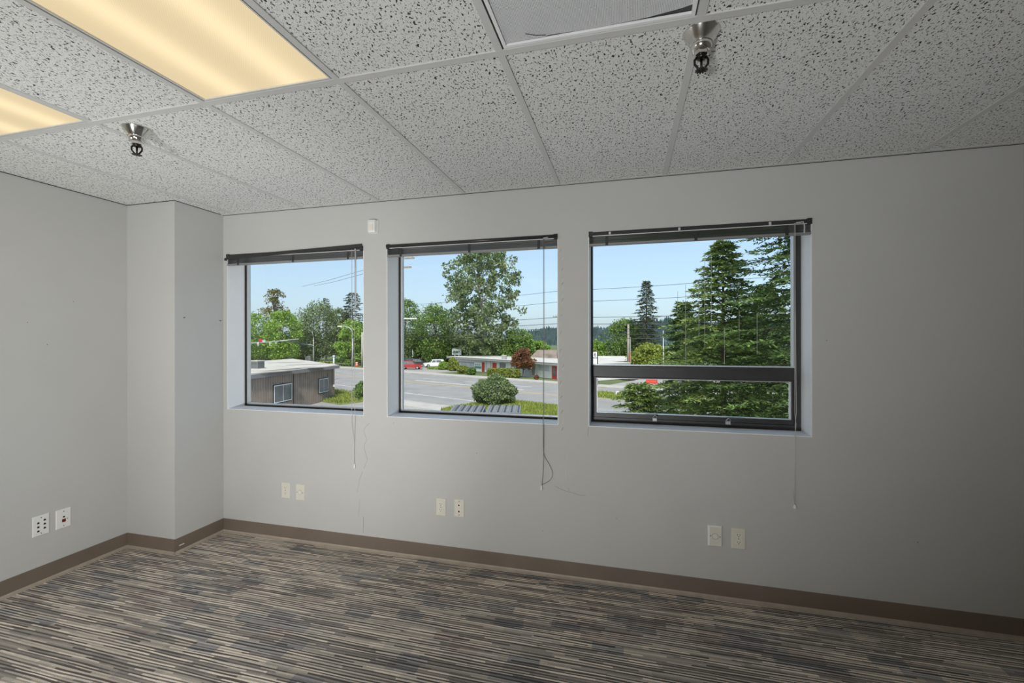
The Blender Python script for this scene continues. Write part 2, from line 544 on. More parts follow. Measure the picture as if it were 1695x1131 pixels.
M['brown_roof'] = pm('brown_shingle', (0.25, 0.20, 0.165), 0.9, var=0.2, scale=1.0)
M['galv'] = pm('galvanised', (0.42, 0.43, 0.43), 0.45, metal=0.4, var=0.1, scale=1)
M['pole_wood'] = pm('weathered_pole', (0.30, 0.26, 0.21), 0.9, var=0.2, scale=1.5)
M['wire'] = pm('wire', (0.07, 0.07, 0.075), 0.6)
M['sign_w'] = pm('sign_white', (0.80, 0.81, 0.80), 0.5, var=0.03)
M['sign_g'] = pm('sign_green', (0.10, 0.27, 0.22), 0.5)
M['sign_k'] = pm('sign_black', (0.015, 0.015, 0.015), 0.5)
M['sign_red'] = pm('sign_red', (0.5, 0.02, 0.03), 0.5)
M['blue'] = pm('blue_panel', (0.07, 0.16, 0.36), 0.5, var=0.1)
M['orange'] = pm('orange_plastic', (0.62, 0.09, 0.03), 0.5, var=0.1)
M['barrier'] = pm('red_plastic', (0.60, 0.055, 0.035), 0.5, var=0.12)
M['lid'] = pm('dumpster_lid', (0.20, 0.205, 0.22), 0.55, var=0.12, scale=3)
M['car_red'] = pm('car_red', (0.36, 0.035, 0.03), 0.25, var=0.05, spec=0.6)
M['car_white'] = pm('car_white', (0.75, 0.75, 0.74), 0.25, var=0.03, spec=0.6)
M['car_dark'] = pm('car_dark', (0.035, 0.038, 0.045), 0.25, var=0.05, spec=0.6)
M['car_silver'] = pm('car_silver', (0.45, 0.45, 0.44), 0.3, metal=0.3, var=0.04)
M['tyre'] = pm('tyre', (0.02, 0.02, 0.02), 0.8)
M['lamp_lens'] = pm('lamp_lens', (0.75, 0.74, 0.70), 0.25)

# ------------------------------------------------------------------ room shell
CEIL, WY, XL, XR, YB = 2.387, 2.668, -3.377, 2.40, -4.71
XC, YC = -2.948, 2.2986           # corner column
WT = 0.20
T = 0.6096
WIN = [(-2.912, -1.747), (-1.570, -0.405), (-0.222, 0.953)]
WZ0, WZ1 = 0.925, 2.088

fl_ = MB().box(XL - 0.2, XR + 0.2, YB - 0.2, WY + WT, -0.2, 0.0).build('floor', M['carpet'])
tag(fl_, 'carpet floor with broken brown, beige and grey stripes', 'floor', kind='structure')

w = MB()
w.box(XL - 0.2, XR + 0.2, WY, WY + WT, -0.3, WZ0)
w.box(XL - 0.2, XR + 0.2, WY, WY + WT, WZ1, CEIL + 0.25)
xs = [XL - 0.2] + [v for ab in WIN for v in ab] + [XR + 0.2]
for k in range(0, len(xs), 2):
    w.box(xs[k], xs[k + 1], WY, WY + WT, WZ0, WZ1)
wall_b = w.build('wall_back', M['wall'])
tag(wall_b, 'light grey painted wall with three square windows', 'wall', kind='structure')
wall_l = MB().box(XL - 0.2, XL, YB - 0.2, WY, -0.3, CEIL + 0.25).build('wall_left', M['wall'])
tag(wall_l, 'light grey painted wall left of the corner column', 'wall', kind='structure')
wall_c = MB().box(XL, XC, YC, WY, 0, CEIL).build('wall_corner', M['wall'])
tag(wall_c, 'boxed out grey corner column beside the leftmost window', 'column', kind='structure')
wall_r = MB().box(XR, XR + 0.2, YB - 0.2, WY, -0.3, CEIL + 0.25).build('wall_right', M['wall'])
tag(wall_r, 'grey wall closing the dim end of the room', 'wall', kind='structure')
wall_f = MB().box(XL, XR, YB - 0.2, YB, -0.3, CEIL + 0.25).build('wall_front', M['wall'])
tag(wall_f, 'grey wall facing the windows', 'wall', kind='structure')

# vinyl cove base
BH = 0.1015


def baseboard(name, a, b_, nrm, label):
    """strip on the wall line a-b_ with the room on side nrm"""
    a, b_, nrm = Vector(a), Vector(b_), Vector(nrm)
    prof = [(0, 0.012), (0, BH), (0.002, BH), (0.0035, BH - 0.003), (0.0035, 0.018), (0.0035, 0.012)]
    toe = [(0, 0.0), (0, 0.012), (0.0035, 0.018), (0.006, 0.010), (0.012, 0.005), (0.017, 0.002), (0.017, 0.0)]

    def sweep(pf):
        mb = MB(); k = len(pf)
        vs = [(*(p + nrm * o_).to_tuple(), z) if len(p) == 2 else None for p in (a, b_) for o_, z in pf]
        fs = [tuple(range(k)), tuple(range(2 * k - 1, k - 1, -1))]
        fs += [(i, (i + 1) % k, k + (i + 1) % k, k + i) for i in range(k)]
        return mb.add(vs, fs)
    o = sweep(prof).build(name, M['base'])
    tag(o, label, 'baseboard', kind='structure')
    sweep(toe).build('cove_toe', M['toe'], o)
    return o


baseboard('baseboard_back', (XC, WY), (XR, WY), (0, -1), 'brown vinyl cove base under the windows')
baseboard('baseboard_corner', (XC, YC), (XC, WY), (1, 0), 'brown vinyl cove base on the lit side of the column')
baseboard('baseboard_column', (XL, YC), (XC, YC), (0, -1), 'short brown vinyl cove base on the face of the column')
baseboard('baseboard_left', (XL, YB), (XL, YC), (1, 0), 'brown vinyl cove base under the two white wall plates')
baseboard('baseboard_right', (XR, YB), (XR, WY), (-1, 0), 'brown vinyl cove base at the dim end of the room')
scuff = MB().box(XC + 0.0036, XC + 0.0040, 2.325, 2.36, 0.045, 0.052).build('scuff_mark', M['spackle'], bpy.data.objects['baseboard_corner'])

# ceiling: slab, exposed tee grid, lay-in tiles
ceil = MB().box(XL - 0.2, XR + 0.2, YB - 0.2, WY + WT, CEIL + 0.25, CEIL + 0.40).build('ceiling', M['tee'])
tag(ceil, 'suspended ceiling of fissured grey tiles in a metal grid', 'ceiling', kind='structure')
rows = [YB, -3.490, -2.271, -1.052, 0.167, 1.386, WY]
cols = [XL] + [-0.400 + T * k for k in range(-4, 5)] + [XR]
lamps_lit = [(4, 1), (4, 3), (2, 1), (2, 3), (0, 1), (0, 3)]      # (row, col)
lamp_off = (4, 5)
FW = 0.0135
for i in range(len(rows) - 1):
    for j in range(len(cols) - 1):
        if (i, j) in lamps_lit or (i, j) == lamp_off: continue
        x0, x1, y0, y1 = cols[j], cols[j + 1], rows[i], rows[i + 1]
        cx_, cy_ = (x0 + x1) / 2, (y0 + y1) / 2
        hx, hy = (x1 - x0) / 2 - 0.004, (y1 - y0) / 2 - 0.004
        MB().box(-hx, hx, -hy, hy, 0, 0.016).build('ceiling_tile', M['tile'], ceil, loc=(cx_, cy_, CEIL + 0.0012))


def tee(name, x0, x1, y0, y1, z=CEIL - 0.0040):
    mb = MB().box(x0, x1, y0, y1, z, CEIL + 0.0010)
    return mb.build(name, M['tee'], ceil)


for y in rows[1:-1]:
    tee('grid_runner', XL, XR, y - FW, y + FW)
for j in range(1, len(cols) - 1):
    for i in range(len(rows) - 1):
        tee('cross_tee', cols[j] - FW * 0.92, cols[j] + FW * 0.92, rows[i] + (FW if i else 0), rows[i + 1] - (FW if i < len(rows) - 2 else 0.02), CEIL - 0.0036)
wa = MB()
wa.box(XL + 0.40, XR, WY - 0.022, WY, CEIL - 0.002, CEIL + 0.001)
wa.box(XL + 0.40, XR, WY - 0.0015, WY, CEIL - 0.002, CEIL + 0.02)
wa.build('wall_angle', M['tee'], ceil)
MB().box(XL, XL + 0.006, YB, YC, CEIL - 0.002, CEIL + 0.001).build('wall_angle', M['gasket'], ceil)
MB().box(XL, XC + 0.004, YC - 0.004, YC, CEIL - 0.002, CEIL + 0.001).build('wall_angle', M['gasket'], ceil)
MB().box(XC, XC + 0.004, YC - 0.004, WY - 0.022, CEIL - 0.002, CEIL + 0.001).build('wall_angle', M['gasket'], ceil)
MB().box(XC, XR, WY - 0.003, WY, CEIL - 0.0045, CEIL - 0.002).build('dark_edge_line', M['slat_dark'], ceil)  # thin dark strip where window wall and ceiling meet


def troffer(i, j, lit, label):
    x0, x1, y0, y1 = cols[j] + FW, cols[j + 1] - FW, rows[i] + FW, rows[i + 1] - FW
    cx_, cy_ = (x0 + x1) / 2, (y0 + y1) / 2
    hx, hy = (x1 - x0) / 2, (y1 - y0) / 2
    r = empty('ceiling_light', (cx_, cy_, CEIL))
    tag(r, label, 'ceiling light', 'recessed ceiling lights')
    h = MB()                                     # pan above the ceiling
    h.box(-hx, hx, -hy, hy, 0.090, 0.096)
    for s_ in (-1, 1):
        h.box(s_ * hx - 0.001, s_ * hx + 0.001, -hy, hy, 0.002, 0.09)
        h.box(-hx, hx, s_ * hy - 0.001, s_ * hy + 0.001, 0.002, 0.09)
    h.build('housing', M['white'], r)
    dw = 0.011 if not lit else 0.006
    gp = 0.004
    d_ = MB()
    for s_ in (-1, 1):
        a, b_ = sorted((s_ * (hx - gp), s_ * (hx - gp - dw)))
        d_.box(a, b_, -hy + gp, hy - gp, -0.002, 0.006)
        a, b_ = sorted((s_ * (hy - gp), s_ * (hy - gp - dw)))
        d_.box(-hx + gp + dw, hx - gp - dw, a, b_, -0.002, 0.006)
    d_.build('door_frame', M['tee'] if lit else M['white'], r)
    g_ = MB()
    for s_ in (-1, 1):
        a, b_ = sorted((s_ * hx, s_ * (hx - gp)))
        g_.box(a, b_, -hy, hy, 0.001, 0.006)
        a, b_ = sorted((s_ * hy, s_ * (hy - gp)))
        g_.box(-hx + gp, hx - gp, a, b_, 0.001, 0.006)
    g_.build('shadow_gap', M['gasket'], r)
    ix, iy = hx - gp - dw, hy - gp - dw
    if lit:
        MB().box(-ix, ix, -iy, iy, 0.003, 0.006).build('lens', M['lit_lens'], r)
    else:
        # lens has slipped: short of the frame along its window edge and at one corner
        poly = [(-ix, -iy), (ix, -iy), (ix, iy - 0.030), (ix - 0.03, iy - 0.022), (ix - 0.13, iy - 0.008), (0, iy - 0.004), (-ix + 0.14, iy - 0.009), (-ix + 0.11, iy - 0.003), (-ix, iy - 0.006)]
        MB().prism(poly, 0.003, 0.006).build('lens', M['unlit_lens'], r)
        MB().box(-ix, ix, -iy, iy, 0.0075, 0.010).build('inner_shade_sheet', M['slat_dark'], r)  # dark sheet just above the lens stands in for shade inside the housing
        MB().tube([(-ix + 0.07, iy - 0.034, 0.0025), (-ix + 0.10, iy - 0.018, 0.0025), (-ix + 0.13, iy - 0.012, 0.0025)], 0.0012, 5).build('lens_crack', M['gasket'], r)
    return r


troffer(4, 3, True, 'lit warm ceiling light panel nearest the middle of the room')
troffer(4, 1, True, 'lit warm ceiling light panel nearest the left wall, cut by the photo edge')
troffer(4, 5, False, 'unlit ceiling light with slipped grey prismatic lens')
troffer(2, 1, True, 'lit warm ceiling light behind the camera by the left wall')
troffer(2, 3, True, 'lit warm ceiling light behind the camera in mid room')
troffer(0, 1, True, 'lit warm ceiling light at the far back by the left wall')
troffer(0, 3, True, 'lit warm ceiling light at the far back in mid room')


def sprinkler(x, y, rz, label):
    r = empty('fire_sprinkler', (x, y, CEIL), rz)
    r.scale = (1, 1, 0.84)
    tag(r, label, 'sprinkler', 'fire sprinklers on the ceiling')
    MB().lathe([(0.054, -0.001), (0.053, -0.004), (0.033, -0.044), (0.033, -0.046), (0.020, -0.046), (0.02, -0.001)], 32).build('escutcheon', M['chrome'], r, True)
    MB().lathe([(0.0305, -0.040), (0.0315, -0.046), (0.027, -0.068), (0.022, -0.070)], 32).build('cup', M['chrome'], r, True)
    MB().lathe([(0.021, -0.066), (0.0215, -0.084), (0.016, -0.085)], 6).build('hex_body', M['chrome'], r)
    MB().lathe([(0.014, -0.08), (0.014, -0.096), (0.008, -0.098)], 16).build('orifice', M['brass_dark'], r, True)
    for s_ in (-1, 1):
        MB().tube([(s_ * 0.013, 0, -0.088), (s_ * 0.020, 0, -0.100), (s_ * 0.0195, 0, -0.115), (s_ * 0.010, 0, -0.130), (s_ * 0.003, 0, -0.136)], 0.0036, 8).build('frame_arm', M['brass_dark'], r, True)
    MB().tube([(0, 0, -0.096), (0, 0, -0.134)], [0.0045, 0.003], 8).build('fusible_link', M['brass_dark'], r, True)
    d_ = MB().lathe([(0.006, -0.132), (0.007, -0.138), (0.003, -0.1395)], 12)
    for k in range(12):
        a = k * math.pi / 6
        d_.box(0.004, 0.0185, -0.0026, 0.0026, -0.1390, -0.1375, Matrix.Rotation(a, 4, 'Z'))
    d_.build('deflector', M['brass_dark'], r)


sprinkler(-2.108, 1.475, 0.5, 'chrome fire sprinkler hanging beside the two lit panels')
sprinkler(0.222, 1.452, 0.1, 'chrome fire sprinkler hanging beside the unlit panel')

# ------------------------------------------------------------------ windows
FY0, FY1 = 2.822, 2.858


def frame_rect(x0, x1, z0, z1, wd, y0, y1):
    mb = MB()
    mb.box(x0, x0 + wd, y0, y1, z0, z1); mb.box(x1 - wd, x1, y0, y1, z0, z1)
    mb.box(x0 + wd, x1 - wd, y0, y1, z0, z0 + wd); mb.box(x0 + wd, x1 - wd, y0, y1, z1 - wd, z1)
    return mb


def window(k, label):
    x0, x1 = WIN[k]
    r = empty('window_%d' % (k + 1), (0, 0, 0))
    tag(r, label, 'window', kind='structure')
    MB().box(x0, x1, WY - 0.0005, FY1, WZ0 - 0.0, WZ0 + 0.004).build('sill', M['white'], r)
    MB().box(x0, x1, WY + 0.001, FY1, WZ1 - 0.004, WZ1).build('head_lining', M['white'], r)
    MB().box(x0, x0 + 0.004, WY + 0.0005, FY1, WZ0 + 0.004, WZ1 - 0.004).build('jamb_lining', M['white'], r)
    MB().box(x1 - 0.004, x1, WY + 0.0005, FY1, WZ0 + 0.004, WZ1 - 0.004).build('jamb_lining', M['white'], r)
    a0, a1, b0, b1 = x0 + 0.004, x1 - 0.004, WZ0 + 0.004, WZ1 - 0.004
    if k < 2:
        frame_rect(a0, a1, b0, b1, 0.011, FY0, FY1).build('frame', M['gasket'], r)
        frame_rect(a0 + 0.011, a1 - 0.011, b0 + 0.011, b1 - 0.011, 0.011, FY0 + 0.010, FY1).build('glazing_bead', M['alu'], r)
        MB().box(a0 + 0.022, a1 - 0.022, 2.846, 2.850, b0 + 0.022, b1 - 0.022).build('pane', M['glass'], r)
    else:
        D = M['dark_frame']
        f = MB()
        f.box(a0, a0 + 0.010, FY0 - 0.012, FY1, b0, b1); f.box(a1 - 0.032, a1, FY0 - 0.012, FY1, b0, b1)
        f.box(a0 + 0.010, a1 - 0.032, FY0 - 0.012, FY1, b1 - 0.022, b1)
        f.box(a0 + 0.010, a1 - 0.032, FY0 - 0.012, FY1, b0, b0 + 0.030)
        f.build('frame', D, r)
        MB().bevbox(a0 + 0.010, a1 - 0.032, FY0 - 0.022, FY1, 1.212, 1.284, 0.004).build('transom_bar', D, r)
        MB().box(a0 + 0.010, a1 - 0.032, FY0 - 0.012, FY1, 1.284, 1.290).build('glazing_bead', M['alu'], r)
        MB().box(a1 - 0.037, a1 - 0.032, FY0 - 0.005, FY1, 1.290, b1 - 0.022).build('glazing_bead', M['alu'], r)
        MB().box(a0 + 0.010, a1 - 0.037, 2.846, 2.850, 1.290, b1 - 0.022).build('pane', M['glass'], r)
        for kx_, kz0, kz1 in ((0.300, 1.62, 1.74), (0.345, 1.31, 1.78), (0.420, 1.46, 1.80), (0.452, 1.40, 1.96), (0.488, 1.52, 1.95), (0.560, 1.30, 1.52), (0.640, 1.44, 1.62), (0.735, 1.36, 1.60)):
            MB().box(kx_ - 0.0009, kx_ + 0.0009, 2.8448, 2.846, kz0, kz1).build('pale_streak', M['cord'], r)  # thin pale vertical streaks on the pane
        s = MB()
        sx0, sx1, sz0, sz1 = a0 + 0.011, a1 - 0.033, b0 + 0.031, 1.211
        s.box(sx0, sx0 + 0.022, FY0 - 0.004, FY1 - 0.004, sz0, sz1); s.box(sx1 - 0.012, sx1, FY0 - 0.004, FY1 - 0.004, sz0, sz1)
        s.box(sx0 + 0.022, sx1 - 0.012, FY0 - 0.004, FY1 - 0.004, sz0, sz0 + 0.026)
        s.box(sx0 + 0.022, sx1 - 0.012, FY0 - 0.004, FY1 - 0.004, sz1 - 0.006, sz1)
        sash = s.build('awning_sash', D, r)
        frame_rect(sx0 + 0.022, sx1 - 0.012, sz0 + 0.026, sz1 - 0.006, 0.004, FY0 + 0.004, FY1 - 0.006).build('glazing_bead', M['alu'], sash)
        MB().box(sx0 + 0.026, sx1 - 0.016, 2.844, 2.848, sz0 + 0.030, sz1 - 0.010).build('pane', M['glass'], sash)
        for lx in (0.163, 0.57):
            lt = MB().bevbox(lx - 0.014, lx + 0.014, FY0 - 0.030, FY0 - 0.012, 0.950, 0.972, 0.003).build('latch', M['galv'], r)
            MB().box(lx - 0.060 if lx < 0.3 else lx - 0.005, lx + 0.006 if lx < 0.3 else lx + 0.085, FY0 - 0.036, FY0 - 0.024, 0.984, 0.990).build('latch_lever', M['dark_frame'], lt)
            MB().tube([(lx - 0.012, FY0 - 0.028, 0.972), (lx, FY0 - 0.034, 0.990), (lx + 0.014, FY0 - 0.028, 0.976)], 0.004, 6).build('latch_hook', M['galv'], lt, True)
    return r


window(0, 'leftmost square fixed window with white reveal beside the column')
window(1, 'middle square fixed window with white reveal')
window(2, 'rightmost window with dark bronze frame and low awning sash')


def blind(k, label, valance_tilt=0.0):
    x0, x1 = WIN[k][0] + 0.003, WIN[k][1] - 0.003
    cx_ = (x0 + x1) / 2
    hw = (x1 - x0) / 2
    r = empty('mini_blind', (cx_, 2.676, 2.086))
    tag(r, label, 'blind', 'raised mini blinds in the windows')
    # local: y=-0.013..0.013, z down from 0
    hr = MB()
    hr.box(-hw, hw, -0.014, -0.012, -0.025, 0); hr.box(-hw, hw, 0.010, 0.012, -0.025, 0); hr.box(-hw, hw, -0.012, 0.010, -0.025, -0.023)
    hr.build('headrail', M['slat_dark'], r)
    MB().box(-hw + 0.02, hw - 0.004, -0.0150, -0.0141, -0.0262, -0.0215).build('rail_lip', M['alu'], r)
    ns = 13
    sm_ = MB()
    pr = [(-0.0125, -0.0012), (-0.006, 0.0002), (0, 0.0006), (0.006, 0.0002), (0.0125, -0.0012)]
    vs = [(x, y, z) for x in (-hw + 0.002, hw - 0.002) for y, z in pr]
    sm_.add(vs, [(i, i + 1, i + 6, i + 5) for i in range(4)])
    me = sm_.mesh('slat', M['slat'])
    rng = random.Random(k)
    for q in range(ns):
        o = inst(me, r, (rng.uniform(-0.001, 0.001), rng.uniform(-0.0018, 0.0018), -0.0285 - q * 0.0029), 0, 'slat')
        o.rotation_euler = (rng.uniform(-0.08, 0.08), rng.uniform(-0.0012, 0.0012), 0)
    MB().bevbox(-hw + 0.001, hw - 0.001, -0.013, 0.013, -0.081, -0.0675, 0.002).build('bottom_rail', M['slat'], r)
    for fx in (-0.82, 0.02, 0.80):
        MB().box(hw * fx - 0.008, hw * fx + 0.008, -0.0145, -0.0135, -0.082, -0.024).build('ladder_tape', M['slat_dark'], r)
    for s_ in (-1, 1):
        a, b_ = sorted((s_ * (hw + 0.001), s_ * (hw - 0.022)))
        MB().box(a, b_, -0.019, 0.012, -0.027, 0.003).build('end_bracket', M['slat_dark'], r)
    if k == 0:
        v = MB().bevbox(-hw, hw - 0.004, -0.021, -0.0195, -0.034, -0.010, 0.0008).build('valance', M['slat_dark'], r)
        v.rotation_euler = (0, -valance_tilt, 0); v.location = (0, 0, 0.012)
        MB().box(-hw - 0.014, -hw - 0.001, -0.022, -0.010, -0.044, -0.026).build('end_clip', M['slat_dark'], r)
    if k == 1:
        MB().tube([(-hw, -0.0165, -0.010), (hw, -0.0165, -0.010)], 0.0095, 10).build('valance', M['slat_dark'], r, True)
    if k == 2:
        for fx in (-0.79, -0.13, 0.66):
            MB().bevbox(hw * fx - 0.006, hw * fx + 0.006, -0.020, -0.014, -0.020, -0.004, 0.002).build('valance_clip', M['alu'], r)
    return r, cx_


def hang(r, cx_, pts, rad=0.0013, name='lift_cord', mat='cord'):
    """pts given in room coordinates"""
    p = [(x - cx_, y - 2.676, z - 2.086) for x, y, z in pts]
    return MB().tube(p, rad, 6).build(name, M[mat], r, True)


def tassel(r, cx_, x, y, z, h=0.030, rr=0.0075):
    MB().lathe([(0.002, 0.0), (rr * 0.55, -0.002), (rr * 0.8, -h * 0.45), (rr, -h * 0.85), (rr * 0.8, -h), (0.001, -h)], 14, Matrix.Translation((x - cx_, y - 2.676, z - 2.086))).build('tassel', M['plastic'], r, True)


CYY = 2.652
r, c_ = blind(0, 'grey mini blind with loose tilted valance, raised in the leftmost window', 0.026)
hang(r, c_, [(-1.828, CYY, 2.07), (-1.828, CYY, 1.2), (-1.832, CYY, 0.90), (-1.828, CYY, 0.84), (-1.819, CYY + 0.008, 0.77), (-1.818, CYY + 0.01, 0.59)])
hang(r, c_, [(-1.806, CYY, 2.07), (-1.806, CYY, 0.90), (-1.814, CYY + 0.006, 0.74), (-1.820, CYY + 0.01, 0.68), (-1.815, CYY + 0.01, 0.59)])
hang(r, c_, [(-1.795, CYY - 0.006, 2.065), (-1.795, CYY - 0.006, 1.66)], 0.0042, 'tilt_wand', 'cord')
hang(r, c_, [(-1.806, CYY - 0.004, 2.068), (-1.795, CYY - 0.006, 2.068)], 0.003, 'wand_hook', 'cord')
tassel(r, c_, -1.8165, CYY + 0.010, 0.592, 0.032, 0.007)
r, c_ = blind(1, 'grey mini blind with rounded dark valance, raised in the middle window')
hang(r, c_, [(-0.492, CYY, 2.06), (-0.492, CYY, 1.5), (-0.496, CYY, 0.92), (-0.4965, CYY + 0.006, 0.80), (-0.4945, CYY + 0.009, 0.72), (-0.499, CYY + 0.010, 0.62), (-0.506, CYY + 0.010, 0.548)], 0.0017, 'lift_cord', 'cord_dark')
hang(r, c_, [(-0.487, CYY, 2.06), (-0.487, CYY, 1.5), (-0.492, CYY, 0.92), (-0.494, CYY + 0.008, 0.75), (-0.484, CYY + 0.010, 0.72), (-0.458, CYY + 0.010, 0.68), (-0.440, CYY + 0.010, 0.640), (-0.441, CYY + 0.010, 0.610), (-0.456, CYY + 0.010, 0.585), (-0.480, CYY + 0.010, 0.568), (-0.503, CYY + 0.010, 0.556)], 0.0014, 'lift_cord', 'cord_dark')
hang(r, c_, [(-0.492, CYY - 0.002, 2.066), (-0.462, CYY - 0.003, 2.069)], 0.003, 'cord_lock', 'cord')
tassel(r, c_, -0.5075, CYY + 0.008, 0.553, 0.030, 0.0075)
r, c_ = blind(2, 'grey mini blind with small metal clips, raised in the rightmost window')
hang(r, c_, [(0.869, CYY, 2.066), (0.867, CYY, 1.3), (0.866, CYY, 1.06), (0.872, CYY, 0.99), (0.866, CYY, 0.93), (0.868, CYY + 0.008, 0.80), (0.869, CYY + 0.010, 0.56)], 0.0016)
hang(r, c_, [(0.866, CYY, 2.066), (0.872, CYY, 1.3), (0.874, CYY, 1.06), (0.868, CYY, 0.99), (0.870, CYY, 0.93), (0.869, CYY + 0.008, 0.78), (0.8705, CYY + 0.010, 0.65), (0.862, CYY + 0.010, 0.63), (0.862, CYY + 0.010, 0.60), (0.869, CYY + 0.010, 0.575)], 0.0014)
hang(r, c_, [(0.872, CYY - 0.004, 2.066), (0.905, CYY - 0.004, 2.070), (0.912, CYY - 0.004, 2.045), (0.910, CYY - 0.004, 2.01)], 0.0032, 'cord_lock', 'cord')
tassel(r, c_, 0.8695, CYY + 0.010, 0.562, 0.022, 0.0095)

# ------------------------------------------------------------------ wall plates
PM = {}


def plate_root(name, loc, rz, label, cat, grp):
    r = empty(name, loc, rz)
    return tag(r, label, cat, grp)


def plate(r, w_=0.070, h=0.114, mat='ivory', t=0.006):
    return MB().bevbox(-w_ / 2, w_ / 2, -t, 0, -h / 2, h / 2, 0.0035).build('plate', M[mat], r)


def screw(r, x, z, y=-0.0062):
    return MB().lathe([(0.0028, 0), (0.0024, 0.0012)], 8, Matrix.Translation((x, y, z)) @ Matrix.Rotation(math.pi / 2, 4, 'X')).build('screw', M['brass_dark'], r)


def disc(r, name, x, z, rad, h, mat, y=-0.006, n_=20):
    return MB().lathe([(rad, 0), (rad, h * 0.7), (rad * 0.9, h)], n_, Matrix.Translation((x, y, z)) @ Matrix.Rotation(math.pi / 2, 4, 'X')).build(name, M[mat], r)


def duplex(loc, rz, label, mat='ivory'):
    r = plate_root('wall_outlet', loc, rz, label, 'outlet', 'wall plates along the window wall')
    plate(r, mat=mat)
    for s_ in (-1, 1):
        z = s_ * 0.0195
        rc = MB().prism([(0.0165 * math.cos(a), z + 0.0145 * max(-0.86, min(0.86, math.sin(a)))) for a in np.linspace(0, 2 * math.pi, 20, endpoint=False)], 0.0060, 0.0078, Matrix.Rotation(math.pi / 2, 4, 'X')).build('receptacle', M['ivory2'], r)
        for sx_, hh_ in ((-0.0065, 0.009), (0.0065, 0.0075)):
            MB().box(sx_ - 0.0013, sx_ + 0.0013, -0.0082, -0.0076, z + 0.003 - hh_ / 2, z + 0.003 + hh_ / 2).build('slot', M['slot'], rc)
        MB().lathe([(0.0026, 0), (0.0026, 0.0005)], 8, Matrix.Translation((0, -0.0077, z - 0.0075)) @ Matrix.Rotation(math.pi / 2, 4, 'X')).build('slot', M['slot'], rc)
    screw(r, 0, 0)
    return r


def blank(loc, rz, label, name='phone_plate', cat='wall plate', framed=False):
    r = plate_root(name, loc, rz, label, cat, 'wall plates along the window wall')
    if framed:
        MB().bevbox(-0.037, 0.037, -0.012, 0, -0.058, 0.058, 0.006).build('surround', M['plastic'], r)
        MB().box(-0.029, 0.029, -0.0128, -0.0118, -0.050, 0.050).build('plate', M['ivory'], r)
        y = -0.0128
    else:
        plate(r); y = -0.006
    disc(r, 'ring', 0, 0, 0.0165, 0.0006, 'cord_dark', y, 24)
    disc(r, 'knockout', 0, 0, 0.0150, 0.0010, 'ivory2', y, 24)
    screw(r, -0.0245, 0.001, y); screw(r, 0.0245, -0.001, y)
    return r


PZ = 0.356
duplex((-2.385, WY, PZ + 0.003), 0, 'ivory duplex outlet under the leftmost window')
blank((-2.262, WY, PZ), 0, 'ivory cover plate with round knockout under the leftmost window')
duplex((-1.175, WY, PZ - 0.002), 0, 'ivory duplex outlet under the middle window')
r = plate_root('jack_plate', (-1.048, WY, PZ + 0.002), 0, 'ivory plate with two round dark jacks under the middle window', 'wall plate', 'wall plates along the window wall')
plate(r)
for z in (0.020, -0.020):
    disc(r, 'socket_ring', 0.001, z, 0.0145, 0.0014, 'ivory2')
    disc(r, 'jack', -0.001, z, 0.0058, 0.0024, 'redjack')
screw(r, 0, 0.043); screw(r, 0, -0.043)
blank((0.475, WY, PZ - 0.006), 0, 'raised cover plate with pale surround and round knockout under the rightmost window', framed=True)
duplex((0.595, WY, PZ - 0.009), 0, 'pinkish ivory duplex outlet under the rightmost window')
# left wall (faces +x): local -y must point to +x
LR = math.pi / 2
r = plate_root('network_plate', (XL, 1.828, 0.345), LR, 'white six port plate on the left wall, farther from the column', 'wall plate', 'white plates on the left wall')
plate(r, 0.078, 0.118, 'plastic', 0.006)
for a in (-1, 1):
    for k in (-1, 0, 1):
        z = k * 0.024 + a * 0.005
        bz = MB().box(a * 0.015 - 0.0085, a * 0.015 + 0.0085, -0.0085, -0.006, z - 0.008, z + 0.008).build('port', M['plastic'], r)
        MB().box(a * 0.015 - 0.0055, a * 0.015 + 0.0055, -0.0090, -0.0080, z - 0.006, z + 0.002).build('opening', M['slot'], bz)
        MB().box(a * 0.015 - 0.003, a * 0.015 + 0.003, -0.0090, -0.0080, z + 0.002, z + 0.005).build('opening', M['slot'], bz)
screw(r, 0, 0.046); screw(r, 0, -0.046)
r = plate_root('network_plate', (XL, 1.9365, 0.3435), LR, 'white plate with one red jack on the left wall, nearer the column', 'wall plate', 'white plates on the left wall')
plate(r, 0.075, 0.117, 'plastic', 0.006)
MB().box(-0.009, 0.009, -0.0085, -0.006, -0.021, -0.003).build('port', M['redjack'], r)
pt_ = MB().box(-0.008, 0.008, -0.0068, -0.006, 0.004, 0.018).build('port', M['plastic'], r)
MB().box(-0.0055, 0.0055, -0.0073, -0.0066, 0.006, 0.015).build('opening', M['slot'], pt_)
screw(r, 0, 0.044); screw(r, 0, -0.044); screw(r, 0.018, -0.006)

# motion sensor between the first two windows
r = empty('motion_sensor', (-1.668, WY, 2.213))
tag(r, 'small white motion sensor high between left and middle windows', 'sensor')
MB().bevbox(-0.034, 0.034, -0.012, 0, -0.044, 0.044, 0.004).build('back_box', M['plastic'], r)
cv = MB()
cr = [(-0.031, -0.012), (-0.026, -0.034), (-0.012, -0.040), (0.012, -0.040), (0.026, -0.034), (0.031, -0.012)]
vs = [(x, y, z) for z, sc_ in ((-0.042, 0.72), (-0.030, 0.95), (0.026, 1.0), (0.042, 0.82)) for x, y in [(x * (0.9 + 0.1 * sc_), -0.012 + (y + 0.012) * sc_) for x, y in cr]]
fs = [(q * 6 + i, q * 6 + i + 1, q * 6 + 7 + i, q * 6 + 6 + i) for q in range(3) for i in range(5)] + [(0, 1, 2, 3, 4, 5), (23, 22, 21, 20, 19, 18)]
cv.add(vs, fs).build('cover', M['plastic'], r)
